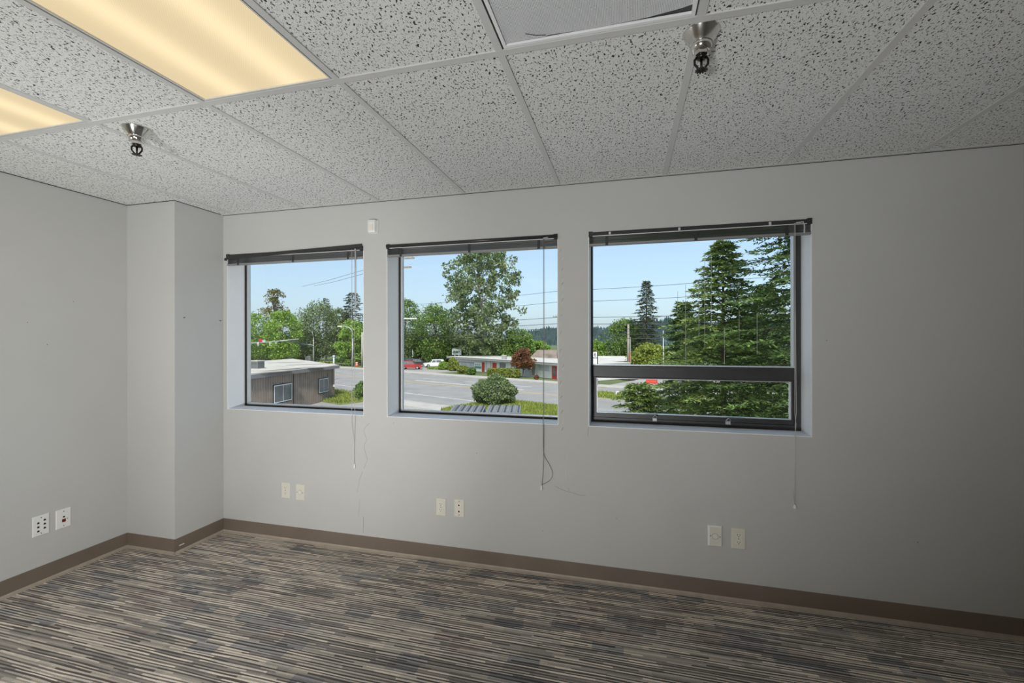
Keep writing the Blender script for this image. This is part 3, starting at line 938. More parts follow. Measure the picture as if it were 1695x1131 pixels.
MB().bevbox(-0.016, 0.016, -0.0415, -0.038, -0.026, 0.012, 0.001).build('lens_window', M['ivory2'], r)

# hairline cracks, ridges and nail holes on the window wall
rng = random.Random(4)


def crack(pts, rad=0.0009, mat='crack', name='hairline_crack'):
    p = []
    for k, (x, z) in enumerate(pts):
        p.append((x, WY - 0.0003, z))
        if k < len(pts) - 1:
            p.append(((x + pts[k + 1][0]) / 2 + rng.uniform(-0.002, 0.002), WY - 0.0003, (z + pts[k + 1][1]) / 2))
    return MB().tube(p, rad, 5).build(name, M[mat], wall_b)


crack([(-1.705, 0.876), (-1.742, 0.838), (-1.745, 0.814), (-1.723, 0.758), (-1.745, 0.725), (-1.734, 0.669), (-1.718, 0.626), (-1.748, 0.563)], 0.0008)
crack([(-1.757, 0.54), (-1.776, 0.501), (-1.800, 0.397)], 0.0007)
crack([(-1.776, 0.351), (-1.788, 0.229)], 0.0006)
crack([(-1.751, 0.232), (-1.753, 0.123)], 0.0009)
crack([(-0.428, 0.553), (-0.389, 0.536), (-0.357, 0.526), (-0.321, 0.521), (-0.267, 0.508), (-0.240, 0.512)], 0.0010)
crack([(-0.345, 0.548), (-0.340, 0.528)], 0.0008)
crack([(-0.36, 0.585), (-0.362, 0.68), (-0.352, 0.74)], 0.0009, 'spackle', 'plaster_ridge')
crack([(-0.223, 0.922), (-0.2235, 0.895), (-0.227, 0.87)], 0.0010)
for k in range(34):        # combed plaster repair beside the middle window
    z = 0.90 + (1.98 - 0.90) * k / 33 + rng.uniform(-0.012, 0.012)
    x = -0.385 + rng.uniform(-0.010, 0.012)
    q = rng.uniform(0.008, 0.022)
    crack([(x - 0.005, z - q / 2), (x + 0.006, z + q / 2)], rng.uniform(0.0008, 0.0016), 'spackle' if k % 3 else 'crack', 'plaster_ridge')
for x, z in ((-0.93, 0.72), (-0.50, 0.27), (-1.52, 0.885), (1.42, 0.42), (0.62, 0.33), (-0.06, 0.39), (1.02, 1.44)):
    MB().lathe([(0.0022, -0.001), (0.0022, 0.0006)], 6, Matrix.Translation((x, WY, z)) @ Matrix.Rotation(math.pi / 2, 4, 'X')).build('nail_hole', M['slot'], wall_b)
for y, z in ((1.77, 1.55), (1.99, 1.69), (1.86, 1.42)):
    MB().lathe([(0.0022, -0.001), (0.0022, 0.0006)], 6, Matrix.Translation((XL, y, z)) @ Matrix.Rotation(math.pi / 2, 4, 'Y')).build('nail_hole', M['slot'], wall_l)
for y, z in ((2.36, 1.60), (2.638, 1.59)):
    MB().tube([(XC, y, z), (XC + 0.012, y, z)], 0.0022, 6).build('nail', M['brass_dark'], wall_c)

# ================================================================== outside: street level
RD = R(-24)                                     # the road runs down to the right
RU, RN = Vector((math.cos(RD), math.sin(RD), 0)), Vector((-math.sin(RD), math.cos(RD), 0))


def rp(s, n_, z=GZ):
    p = RU * s + RN * n_
    return (p.x, p.y, z)


def strip(name, s0, s1, n0, n1, z0, z1, mat, label=None, cat=None, parent=None):
    a, b_, c, d_ = rp(s0, n0), rp(s1, n0), rp(s1, n1), rp(s0, n1)
    o = MB().prism([p[:2] for p in (a, b_, c, d_)], z0, z1).build(name, M[mat], parent)
    if label: tag(o, label, cat, kind='structure')
    return o


gnd = MB().box(-400, 400, 8, 700, GZ - 1.0, GZ - 0.06).build('ground', M['earth'])
tag(gnd, 'rough green ground beyond the street', 'ground', kind='structure')
road = strip('road', -220, 90, 27.3, 50.0, GZ - 0.5, GZ, 'asphalt', 'wide grey asphalt road outside the windows', 'road')
for n_, w_, m_ in ((31.4, 0.16, 'paint_w'), (40.1, 0.14, 'paint_y'), (40.45, 0.14, 'paint_y')):
    strip('road_line', -200, -25 if m_ == 'paint_y' else 60, n_, n_ + w_, GZ, GZ + 0.006, m_, parent=road)
for k in range(26):
    strip('lane_dash', -180 + k * 9, -177 + k * 9, 45.3, 45.45, GZ, GZ + 0.006, 'paint_w', parent=road)
strip('turn_bar', -52, -32, 42.0, 42.35, GZ, GZ + 0.006, 'paint_w', parent=road)
strip('sidewalk', -220, 90, 50.0, 52.6, GZ - 0.5, GZ + 0.14, 'concrete', 'far concrete sidewalk across the road', 'sidewalk')
strip('kerb', -220, 90, 49.8, 50.0, GZ - 0.5, GZ + 0.15, 'kerb', 'far kerb across the road', 'kerb')
strip('near_sidewalk', -220, -27.5, 25.0, 27.1, GZ - 0.5, GZ + 0.12, 'concrete', 'near concrete sidewalk below the windows', 'sidewalk')
strip('near_kerb', -220, 60, 27.1, 27.3, GZ - 0.5, GZ + 0.15, 'kerb', 'near kerb below the windows', 'kerb')
strip('near_lot', -90, 60, 4, 25.0, GZ - 0.5, GZ - 0.02, 'asphalt2', 'parking lot directly below the windows', 'parking lot')
strip('far_lot', -80, -60, 52.6, 76.0, GZ - 0.5, GZ + 0.10, 'asphalt2', 'parking lot with cars left of the white building', 'parking lot')
strip('corner_lot', -26, 60, 52.6, 78.0, GZ - 0.5, GZ + 0.10, 'asphalt2', 'corner parking lot behind the street sign', 'parking lot')
strip('median_kerb', -25, 60, 40.0, 44.2, GZ - 0.5, GZ + 0.16, 'kerb', 'median kerb where the yellow lines end', 'kerb')


def grass_patch(name, s0, s1, n0, n1, z, dens, h, label, seed=1, mat='leaf_lime'):
    """a lawn strip: soil slab plus blades"""
    o = strip(name, s0, s1, n0, n1, z - 0.4, z, 'grass', label, 'grass')
    rg = np.random.default_rng(seed)
    m_ = int((s1 - s0) * (n1 - n0) * dens)
    s_, q = rg.uniform(s0, s1, m_), rg.uniform(n0, n1, m_)
    base = np.stack([RU.x * s_ + RN.x * q, RU.y * s_ + RN.y * q, np.full(m_, z)], 1)
    a = rg.uniform(0, 6.283, m_)
    wd = np.stack([np.cos(a), np.sin(a), np.zeros(m_)], 1) * 0.05
    hh = rg.uniform(0.5, 1.2, m_)[:, None] * h
    tip = base + np.stack([rg.normal(0, .06, m_), rg.normal(0, .06, m_), np.zeros(m_)], 1) + hh * np.array([0, 0, 1])
    V = np.stack([base - wd, base + wd, tip + wd * .3, tip - wd * .3], 1)
    g_ = link_mesh('grass_blades', quads_mesh('grass_blades', V, M[mat]), o)
    g_['kind'] = 'stuff'
    return o


grass_patch('median_grass', -24.5, 40, 40.25, 43.9, GZ + 0.18, 60, 0.30, 'strip of grass on the median behind the awning sash', 2)
grass_patch('near_grass', -27.5, -18.8, 24.9, 32.6, GZ + 0.12, 200, 0.30, 'grass strip behind the two dumpsters', 3)
grass_patch('corner_grass', -60, -38, 22.0, 27.6, GZ + 0.10, 60, 0.25, 'grass strip beside the brown building', 4)

# ------------------------------------------------------------------ foliage builders
UPV = np.array([0, 0, 1.0])


def leaf_quads(rg, C, size, flat=0.3):
    """diamond leaves with random attitude at points C"""
    m_ = len(C)
    a = rg.normal(size=(m_, 3)); a /= np.linalg.norm(a, axis=1)[:, None]
    nn = rg.normal(size=(m_, 3)); nn[:, 2] = np.abs(nn[:, 2]) + flat
    b_ = np.cross(nn, a); b_ /= np.linalg.norm(b_, axis=1)[:, None] + 1e-9
    s_ = (size * rg.uniform(0.6, 1.35, m_))[:, None]
    a, b_ = a * s_ * 0.62, b_ * s_ * 0.40
    return np.stack([C - a, C + b_, C + a, C - b_], 1)


def crown_points(rg, centres, radii, per, squash=0.8):
    k = len(centres)
    d_ = rg.normal(size=(k, per, 3)); d_ /= np.linalg.norm(d_, axis=2)[:, :, None]
    rr = radii[:, None, None] * rg.uniform(0.25, 1.0, (k, per, 1)) ** 0.6
    d_ = d_ * rr; d_[:, :, 2] *= squash
    return (centres[:, None, :] + d_).reshape(-1, 3)


def tree(label, base, height, rad, mat, seed, z0=0.25, clumps=110, per=55, leaf=0.34, wide=0.55, bark='bark', cat='tree',
         group='trees across the road', name='leafy_tree', trunk_r=None, clump_r=0.30, lean=0.0, fill=0.45):
    """z0: crown bottom as a share of height; wide: how far up the crown is widest (0..1)"""
    rg = np.random.default_rng(seed)
    r = empty(name, base)
    tag(r, label, cat, group)
    ch = height * (1 - z0)
    t = rg.uniform(0, 1, clumps) ** 0.9
    prof = np.where(t < wide, np.sqrt(np.clip(1 - ((wide - t) / wide) ** 2 * 0.75, 0, 1)), np.sqrt(np.clip(1 - ((t - wide) / (1 - wide + 1e-6)) ** 2, 0, 1)))
    a = rg.uniform(0, 6.283, clumps)
    q = prof * (rad * (1 - clump_r * 0.6)) * (fill + (1 - fill) * np.sqrt(rg.uniform(0, 1, clumps)))
    q *= rg.uniform(0.75, 1.12, clumps)
    C = np.stack([q * np.cos(a) + lean * t, q * np.sin(a), height * z0 + ch * (0.04 + t * 0.93)], 1)
    cr = rad * clump_r * rg.uniform(0.6, 1.25, clumps)
    P = crown_points(rg, C, cr, per)
    cw = link_mesh('crown', quads_mesh('crown', leaf_quads(rg, P, leaf), M[mat]), r)
    cw['kind'] = 'stuff'
    tr_ = trunk_r or max(0.10, height * 0.014)
    mb = MB()
    pts = [(rg.normal(0, .01) * height * k / 5 + lean * (k / 5) ** 2 * 0.8, rg.normal(0, .01) * height * k / 5, height * 0.86 * k / 5) for k in range(6)]
    mb.tube(pts, [tr_ * (1 - 0.16 * k) for k in range(6)], 7)
    for k in range(0, clumps, max(1, clumps // 26)):
        c = C[k]
        tt = min(0.95, max(0.12, (c[2] / height) * 0.62))
        f_ = tt / 0.86 * 5
        i0 = min(4, int(f_)); b0 = Vector(pts[i0]).lerp(Vector(pts[i0 + 1]), min(1, f_ - i0))
        c = Vector(c)
        mid = b0.lerp(c, 0.5) + Vector((0, 0, -0.05 * (c - b0).length))
        mb.tube([b0, mid, c], [tr_ * 0.38, tr_ * 0.24, tr_ * 0.09], 5)
    mb.build('trunk', M[bark], r)
    return r


def bush(label, base, rx, ry, h, mat, seed, leaf=0.18, nleaf=2600, cat='bush', group='clipped shrubs and bushes', name='shrub', boxy=0.0, rz=0.0):
    rg = np.random.default_rng(seed)
    r = empty(name, base, rz)
    tag(r, label, cat, group)
    d_ = rg.normal(size=(nleaf, 3)); d_ /= np.linalg.norm(d_, axis=1)[:, None]
    if boxy:
        mx_ = np.max(np.abs(d_), axis=1)[:, None]
        d_ = d_ * (1 - boxy) + d_ / mx_ * boxy
    wob = 1 + 0.10 * np.sin(d_[:, 0:1] * 5 + seed) + 0.10 * np.sin(d_[:, 1:2] * 6 + 2 * seed) + 0.06 * np.sin(d_[:, 2:3] * 9 + d_[:, 0:1] * 7)
    rr = rg.uniform(0.55, 1.0, (nleaf, 1)) ** 0.45 * (1 + (wob - 1) * (1 - boxy))
    P = d_ * rr * np.array([rx, ry, h / 2]) + np.array([0, 0, h / 2])
    P[:, 2] = np.maximum(P[:, 2], 0.03)
    c = link_mesh('foliage', quads_mesh('foliage', leaf_quads(rg, P, leaf), M[mat]), r)
    c['kind'] = 'stuff'
    mb = MB()
    for k in range(7):
        a = k * 0.9 + seed
        mb.tube([(0.12 * rx * math.cos(a), 0.12 * ry * math.sin(a), 0), (0.35 * rx * math.cos(a), 0.35 * ry * math.sin(a), h * 0.4), (0.6 * rx * math.cos(a), 0.6 * ry * math.sin(a), h * 0.7)], [0.05, 0.035, 0.015], 5)
    mb.build('stems', M['bark'], r)
    return r


def conifer(label, base, height, rad, mat, seed, branches=110, lets=16, tufts=7, tuft=0.16, bottom=0.08, droop=0.22, power=0.85, cat='tree',
            group='conifers outside', name='conifer', lean=(0, 0), sparse_top=0.0, tw=0.34, rise=0.12):
    """spruce: a trunk, tiers of drooping boughs, flat sprays of twigs clothed in needle tufts"""
    rg = np.random.default_rng(seed)
    r = empty(name, base)
    tag(r, label, cat, group)
    mb = MB()
    mb.tube([(0, 0, 0), (lean[0] * 0.5, lean[1] * 0.5, height * 0.5), (lean[0], lean[1], height)], [height * 0.016, height * 0.009, 0.015], 8)
    Q = []
    for k in range(branches):
        u = (k + rg.uniform(-.4, .4)) / branches
        zf = bottom + (1 - bottom) * (1 - (1 - u) ** 1.15) * 0.985
        zf = min(max(zf, bottom), 0.99)
        L = rad * ((1 - zf) / (1 - bottom)) ** power * rg.uniform(0.55, 1.18) + 0.10
        a = k * 2.39996 + rg.normal(0, .25)
        b0 = np.array([lean[0] * zf, lean[1] * zf, height * zf])
        dr = np.array([math.cos(a), math.sin(a), 0])
        sd = np.array([-math.sin(a), math.cos(a), 0])
        up = rise + 0.5 * zf ** 2

        def bp_(t):
            return b0 + dr * L * t + UPV * L * (up * t - (droop + up * 0.6) * t * t + 0.10 * t ** 4)
        mb.tube([tuple(bp_(t)) for t in (0, .33, .66, .97)], [0.010 + L * 0.008, 0.008 + L * 0.005, 0.006 + L * 0.003, 0.004], 5)
        nl = max(5, int(lets * (0.35 + 0.65 * L / rad)))
        for j in range(nl):
            t = 0.12 + 0.88 * (j + rg.uniform(0, .8)) / nl
            t = min(t, 1.0)
            p0 = bp_(t)
            side = 1 if j % 2 else -1
            l2 = L * 0.36 * (1.05 - t * 0.72) * rg.uniform(0.7, 1.15) + tuft * 0.8
            fw = 0.55 + 0.35 * rg.uniform()
            d2 = sd * side * (1 - 0.35 * t) + dr * fw + UPV * rg.normal(-0.05, .10)
            if j >= nl - 2: d2 = dr + sd * side * 0.3
            d2 /= np.linalg.norm(d2)
            m_ = max(3, int(tufts * (0.4 + l2 / (0.36 * rad))))
            tt = (np.arange(m_) + rg.uniform(0.2, 0.8, m_)) / m_
            P = p0 + d2 * (l2 * tt)[:, None] - UPV * (0.22 * l2 * tt ** 2)[:, None]
            for sgn in (-1, 1):
                lat = np.cross(d2, UPV); lat /= np.linalg.norm(lat) + 1e-9
                ax = d2 * 0.85 + lat * sgn * 0.55 + rg.normal(0, .28, (m_, 3))
                ax /= np.linalg.norm(ax, axis=1)[:, None]
                nn = UPV + rg.normal(0, .55, (m_, 3))
                wv = np.cross(nn, ax); wv /= np.linalg.norm(wv, axis=1)[:, None] + 1e-9
                s_ = (tuft * rg.uniform(.7, 1.3, m_))[:, None]
                Q.append(np.stack([P, P + ax * s_ * .5 + wv * s_ * tw * .5, P + ax * s_, P + ax * s_ * .5 - wv * s_ * tw * .5], 1))
    V = np.concatenate(Q)
    f_ = link_mesh('needles', quads_mesh('needles', V, M[mat]), r)
    f_['kind'] = 'stuff'
    mb.build('trunk', M['bark'], r)
    return r


def T_(label, px, d, top, hw, mat, seed, **k):
    """tree seen at column px and distance d with its top at row top and half width hw pixels"""
    b_ = spot(px, d)
    return tree(label, b_, hz(top, d) - GZ, hw * mpp(d), mat, seed, **k)


# trees seen through the leftmost window
T_('bright green leafy tree at the left edge of the leftmost window', 418, 104, 520, 36, 'leaf_bright', 11, z0=0.10, clumps=130)
T_('bright green leafy tree in front of the tall olive tree', 468, 102, 514, 34, 'leaf_bright', 12, z0=0.10, clumps=130)
T_('tall sparse olive brown tree rising above the leftmost trees', 455, 122, 478, 24, 'leaf_olive', 13, z0=0.30, clumps=70, per=45, clump_r=0.26)
T_('grey green leafy tree behind the traffic signal pole', 528, 112, 503, 42, 'leaf_grey', 14, z0=0.10, clumps=150)
T_('pale leafy tree just right of the signal pole', 562, 118, 512, 30, 'leaf_grey', 15, z0=0.12, clumps=90)
T_('green leafy tree behind the second street lamp', 582, 104, 532, 30, 'leaf_bright', 16, z0=0.08, clumps=120)
T_('dark leafy understory tree low behind the signal pole', 500, 118, 548, 40, 'leaf_dark', 17, z0=0.03, clumps=140)
T_('dark leafy understory tree beside the blue kiosk', 440, 120, 552, 40, 'leaf_dark', 18, z0=0.03, clumps=140)
T_('dark leafy understory tree behind the long clipped hedge', 590, 120, 552, 40, 'leaf_dark', 19, z0=0.03, clumps=140)
conifer('slim distant conifer tip above the grey green tree', spot(540, 130), hz(492, 130) - GZ, 3.2, 'needle_far', 20, 60, 10, 4, 0.5, name='distant_conifer')
conifer('tall dark distant conifer at the right of the leftmost window', spot(584, 116), hz(483, 116) - GZ, 4.2, 'needle_far', 21, 80, 12, 5, 0.55, name='distant_conifer', power=0.5)
# through the middle window
T_('leafy tree at the left edge of the middle window', 672, 108, 498, 40, 'leaf_mid', 22, z0=0.08, clumps=150)
T_('leafy tree between the edge tree and the big poplar', 722, 104, 506, 38, 'leaf_mid', 23, z0=0.06, clumps=150)
T_('big tall airy poplar in the middle window', 800, 96, 404, 74, 'leaf_grey', 24, z0=0.07, clumps=330, per=52, leaf=0.46, bark='bark_pale', clump_r=0.13, wide=0.62, trunk_r=0.30, fill=0.12)
T_('leafy tree at the right foot of the poplar', 858, 94, 545, 32, 'leaf_mid', 25, z0=0.08, clumps=110)
T_('small bright green tree right of the poplar', 894, 100, 566, 22, 'leaf_bright', 26, z0=0.10, clumps=80)
T_('dark understory thicket behind the parked cars', 690, 116, 556, 46, 'leaf_dark', 27, z0=0.02, clumps=160)
T_('dark understory thicket left of the roof sign', 742, 112, 560, 40, 'leaf_dark', 28, z0=0.02, clumps=140)
T_('dark understory thicket behind the white building', 815, 108, 560, 46, 'leaf_mid', 29, z0=0.02, clumps=150)
T_('red brown japanese maple in front of the white building', 866, 70.5, 580, 23, 'leaf_maple', 30, z0=0.30, clumps=70, per=60, leaf=0.24, wide=0.5, name='maple', group='trees across the road', trunk_r=0.09, clump_r=0.28)
# through the rightmost window
conifer('lone dark spruce rising above the round tree', spot(1070, 92), hz(464, 92) - GZ, 4.0, 'needle_far', 31, 120, 16, 6, 0.42, name='distant_conifer', power=0.75, bottom=0.05)
T_('round green tree left of the lone spruce', 1034, 98, 532, 36, 'leaf_mid', 32, z0=0.06, clumps=140)
T_('pale green tree at the left edge of the rightmost window', 984, 100, 566, 26, 'leaf_bright', 33, z0=0.05, clumps=90)
T_('bright green bushy tree below the lone spruce', 1074, 80, 574, 36, 'leaf_lime', 34, z0=0.05, clumps=110, per=60)
T_('grey green bushy tree behind the near spruces', 1125, 84, 572, 40, 'leaf_grey', 35, z0=0.05, clumps=110)
T_('broad leafy tree hidden behind the near spruces', 1215, 78, 545, 60, 'leaf_mid', 36, z0=0.05, clumps=150)

# the near spruces
conifer('tall spruce with its leader visible in the rightmost window', spot(1197, 15.5), hz(396, 15.5) - GZ, 3.9, 'needle_yel', 41, 165, 32, 9, 0.16, name='spruce', bottom=0.12, power=0.95)
conifer('larger spruce filling the right edge of the rightmost window', spot(1352, 12.5), 13.5, 3.1, 'needle', 42, 230, 28, 9, 0.14, name='spruce', bottom=0.10, power=0.55)
conifer('smaller spruce at the left of the near spruces', spot(1131, 21), hz(497, 21) - GZ, 2.3, 'needle', 43, 120, 24, 8, 0.17, name='spruce', bottom=0.06, power=0.85)
conifer('young low spruce in front of the awning sash', spot(1056, 17.5), hz(634, 17.5) - GZ, 1.75, 'needle_yel', 44, 90, 22, 8, 0.15, name='spruce', bottom=0.05, power=0.6, rise=0.2)
conifer('spruce behind the leader, seen between the near spruces', spot(1265, 20), hz(470, 20) - GZ, 3.4, 'needle', 45, 150, 24, 8, 0.18, name='spruce', bottom=0.05, power=0.7)

# shrubs and hedges
def hedge(label, px0, px1, d0, d1, h, dep, mat, seed, leaf=0.2, nl=3000):
    a, b_ = spot(px0, d0), spot(px1, d1)
    c = (a + b_) / 2
    return bush(label, c, (b_ - a).length / 2, dep, h, mat, seed, leaf, nl, 'hedge', 'clipped shrubs and bushes', 'hedge', 0.75, math.atan2(b_.y - a.y, b_.x - a.x))


bush('large round bush beside the road in the middle window', spot(820, 39.5), 1.95, 1.7, 2.75, 'leaf_grey', 51, 0.15, 9000)
bush('round bush at the right edge of the leftmost window', spot(601, 44), 0.95, 0.9, 1.8, 'leaf_mid', 52, 0.13, 3500)
bush('tall round lime shrub at the left end of the white building', spot(750, 84), 1.0, 1.0, 2.55, 'leaf_lime', 53, 0.2, 2500)
bush('green shrub next to the white jeep', spot(735, 87), 1.2, 1.0, 1.7, 'leaf_bright', 54, 0.2, 2000)
bush('low lime shrub under the building windows', spot(766, 79), 1.05, 0.8, 1.45, 'leaf_lime', 55, 0.18, 2000)
bush('low dull green shrub beside the panel sign', spot(780, 76), 0.9, 0.7, 1.2, 'leaf_mid', 56, 0.18, 1600)
hedge('long clipped hedge along the white building', 807, 862, 71.5, 69.5, 1.45, 0.6, 'leaf_lime', 57, 0.17, 6000)
bush('small brown shrub beside the maple trunk', spot(888, 66.5), 0.4, 0.4, 0.7, 'leaf_maple', 58, 0.14, 500)
hedge('clipped hedge behind the roof unit', 450, 475, 112, 112, 1.9, 0.8, 'leaf_lime', 59, 0.3, 2000)
hedge('clipped hedge between kiosk and cabinet', 487, 504, 112, 112, 1.7, 0.8, 'leaf_lime', 60, 0.3, 1500)
hedge('long low clipped hedge before the far trees', 556, 584, 104, 102, 1.5, 0.8, 'leaf_mid', 61, 0.25, 2500)
hedge('weedy roadside bed left of the signal pole base', 524, 553, 106, 104, 0.9, 0.8, 'leaf_lime', 62, 0.25, 1500)
bush('patch of low ground cover by the white jeep', spot(722, 88.5), 1.8, 0.7, 0.55, 'leaf_bright', 63, 0.2, 1500)

# far wooded hill
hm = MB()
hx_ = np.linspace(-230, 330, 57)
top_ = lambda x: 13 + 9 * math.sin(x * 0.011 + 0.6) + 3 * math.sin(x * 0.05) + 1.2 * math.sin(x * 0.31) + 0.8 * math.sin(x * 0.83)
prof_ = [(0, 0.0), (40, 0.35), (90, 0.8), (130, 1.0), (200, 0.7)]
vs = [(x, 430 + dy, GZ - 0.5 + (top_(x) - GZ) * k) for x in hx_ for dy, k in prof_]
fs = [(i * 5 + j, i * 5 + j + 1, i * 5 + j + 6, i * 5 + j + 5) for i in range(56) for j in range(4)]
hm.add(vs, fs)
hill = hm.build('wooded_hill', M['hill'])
tag(hill, 'distant wooded hill, haze tinted blue green, on the skyline', 'hill', kind='structure')
rg = np.random.default_rng(9)
Q = []
for k in range(5000):
    x = rg.uniform(-225, 325); t = rg.uniform(0, 1)
    dy = 130 * t; kz = np.interp(dy, [0, 40, 90, 130], [0, .35, .8, 1])
    z = GZ - 0.5 + (top_(x) - GZ) * kz
    h = rg.uniform(3, 7); w_ = h * 0.3
    a = rg.uniform(0, 3.14); c, s = math.cos(a) * w_, math.sin(a) * w_
    for q in (0, 1):
        c, s = -s, c
        Q.append([[x - c, 430 + dy - s, z], [x + c, 430 + dy + s, z], [x + c * .1, 430 + dy + s * .1, z + h], [x - c * .1, 430 + dy - s * .1, z + h]])
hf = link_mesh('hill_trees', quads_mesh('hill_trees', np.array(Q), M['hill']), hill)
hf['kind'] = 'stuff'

# ------------------------------------------------------------------ buildings
def online(px, A, B):
    """where the vertical plane of photo column px meets the ground line A-B; returns point and view distance"""
    u = (px - CXP) / FPX
    d_ = Vector((-SYAW + u * CYAW, CYAW + u * SYAW))
    ab = Vector((B[0] - A[0], B[1] - A[1]))
    den = d_.x * -ab.y + d_.y * ab.x
    t = (A[0] * -ab.y + A[1] * ab.x) / den
    return d_ * t, t


class Face:
    """a wall line A-B (metres); boxes are laid on it and named as parts"""
    def __init__(self, root, A, B):
        self.root, self.A, self.B = root, A, B
        e = Vector((B[0] - A[0], B[1] - A[1])).normalized()
        self.e = e
        nn = Vector((e.y, -e.x))
        if nn.dot(Vector(A[:2])) > 0: nn = -nn
        self.n = nn

    def pos(self, px, py):
        p, d_ = online(px, self.A, self.B)
        return (p - Vector(self.A[:2])).dot(self.e), hz(py, d_)

    def slab(self, name, s0, s1, z0, z1, o0, o1, mat, parent=None):
        A, e, nn = Vector(self.A[:2]), self.e, self.n
        L = self.root.location
        pts = [A + e * s0 + nn * o0, A + e * s1 + nn * o0, A + e * s1 + nn * o1, A + e * s0 + nn * o1]
        return MB().prism([(p.x - L.x, p.y - L.y) for p in pts], z0 - L.z, z1 - L.z).build(name, M[mat], parent or self.root)

    def px(self, name, x0, x1, y0, y1, o0, o1, mat, parent=None):
        s0, za = self.pos(x0, y0); s1, zb = self.pos(x1, y1)
        return self.slab(name, s0, s1, min(za, zb), max(za, zb), o0, o1, mat, parent)

    def window(self, x0, x1, y0, y1, panes, fr='white', gl_='dglass', trim=None, fw=0.07):
        s0, za = self.pos(x0, y0); s1, zb = self.pos(x1, y1)
        z0, z1 = min(za, zb), max(za, zb)
        w_ = self.slab('window', s0, s1, z0, z1, 0.0, 0.05, trim or fr)
        if trim:
            self.slab('window_frame', s0 + 0.07, s1 - 0.07, z0 + 0.07, z1 - 0.07, 0.05, 0.07, fr, w_)
            s0 += 0.07; s1 -= 0.07; z0 += 0.07; z1 -= 0.07
        pw = (s1 - s0 - fw * (panes + 1)) / panes
        for k in range(panes):
            a = s0 + fw + k * (pw + fw)
            self.slab('pane', a, a + pw, z0 + fw, z1 - fw, 0.05, 0.08, gl_, w_)
        return w_


# brown sided building in the leftmost window
q0, q1, q2 = spot(398, 31.9), spot(562, 45.3), spot(485, 60.5)
q3 = q2 + (q0 - q1)
bb = empty('brown_building', q1)
tag(bb, 'flat roofed building with brown vertical siding in the leftmost window', 'building')
cen = (q0 + q1 + q2 + q3) / 4
ws = [q + (cen - q).normalized() * 0.55 for q in (q0, q1, q2, q3)]
ZR = -1.15
MB().prism([((p - q1).x, (p - q1).y) for p in ws], 0, ZR - 0.30 - GZ).build('wall', M['wood_wall'], bb)
rf = MB().prism([((p - q1).x, (p - q1).y) for p in (q0, q1, q2, q3)], ZR - 0.02 - GZ, ZR - GZ).build('roof', M['roofing'], bb)
MB().prism([((p - q1).x, (p - q1).y) for p in (q0, q1, q2, q3)], ZR - 0.34 - GZ, ZR - 0.02 - GZ).build('fascia', M['fascia'], bb)
for (ax, ay, wx, wy, rz) in ((510, 40.5, 2.6, 0.5, 1.2), (470, 38.0, 1.8, 0.35, 1.3), (452, 35.5, 2.4, 0.4, 1.5), (530, 47, 3.0, 0.4, 0.9), (475, 50, 1.8, 0.35, 0.8)):
    p = spot(ax, ay) - q1
    MB().prism([(-wx, -wy), (wx * 0.3, -wy * 1.2), (wx, -wy * 0.3), (wx * 0.8, wy), (-wx * 0.2, wy * 1.1), (-wx * 1.1, wy * 0.4)], 0, 0.012, Matrix.Translation((p.x, p.y, ZR - GZ)) @ Matrix.Rotation(rz, 4, 'Z')).build('roof_patch', M['roof_patch'], rf)
fc = Face(bb, tuple(ws[0]), tuple(ws[1]))
L_ = (Vector(ws[1][:2]) - Vector(ws[0][:2])).length
bt = MB()
for k in range(int(L_ / 0.30)):
    s_ = 0.15 + k * 0.30
    A = Vector(fc.A[:2]); e, nn = fc.e, fc.n
    pts = [A + e * (s_ - .02) + nn * 0, A + e * (s_ + .02), A + e * (s_ + .02) + nn * .018, A + e * (s_ - .02) + nn * .018]
    bt.prism([(p.x - q1.x, p.y - q1.y) for p in pts], 0.0, ZR - 0.34 - GZ)
o = bt.build('siding_battens', M['batten'], bb); o['kind'] = 'stuff'
fc.window(451.5, 482.8, 637, 662.5, 2, 'sign_w', 'dglass', 'slot')
fc.window(526.5, 543, 626.5, 648.5, 2, 'sign_w', 'dglass', 'slot', 0.06)
s_, z_ = fc.pos(485.5, 620)
fc.slab('downpipe', s_ - 0.03, s_ + 0.03, GZ, ZR - 0.34, 0.0, 0.05, 'sign_k')
s_, z_ = fc.pos(496.5, 620)
fc.slab('trim_board', s_ - 0.07, s_ + 0.07, GZ, ZR - 0.34, 0.0, 0.04, 'batten')
s_, z_ = fc.pos(550, 622)
fc.slab('conduit', s_ - 0.03, s_ + 0.03, z_ - 1.3, ZR - 0.34, 0.0, 0.06, 'batten')
fc.slab('wall_light', s_ + 0.06, s_ + 0.30, z_ - 1.15, z_ - 0.90, 0.0, 0.18, 'sign_w')
fc.slab('meter', s_ - 0.95, s_ - 0.83, z_ + 0.02, z_ + 0.36, 0.0, 0.1, 'batten')
ac = empty('roof_air_unit', at(426, 604, 40)); ac.location.z = ZR
tag(ac, 'grey louvred air conditioning unit on the brown building roof', 'air conditioner')
MB().box(-0.40, 0.40, -0.4, 0.4, 0.05, 0.66).build('casing', M['slat'], ac)
MB().box(-0.44, 0.44, -0.44, 0.44, 0.66, 0.74).build('cap', M['concrete'], ac)
MB().box(-0.5, 0.5, -0.5, 0.5, 0.0, 0.05).build('pad', M['roof_patch'], ac)
for k in range(6):
    for face_ in (0, 1):
        if face_: MB().box(-0.37, 0.37, -0.415, -0.40, 0.10 + k * 0.09, 0.14 + k * 0.09).build('louvre', M['slat_dark'], ac)
        else: MB().box(0.40, 0.415, -0.37, 0.37, 0.10 + k * 0.09, 0.14 + k * 0.09).build('louvre', M['slat_dark'], ac)

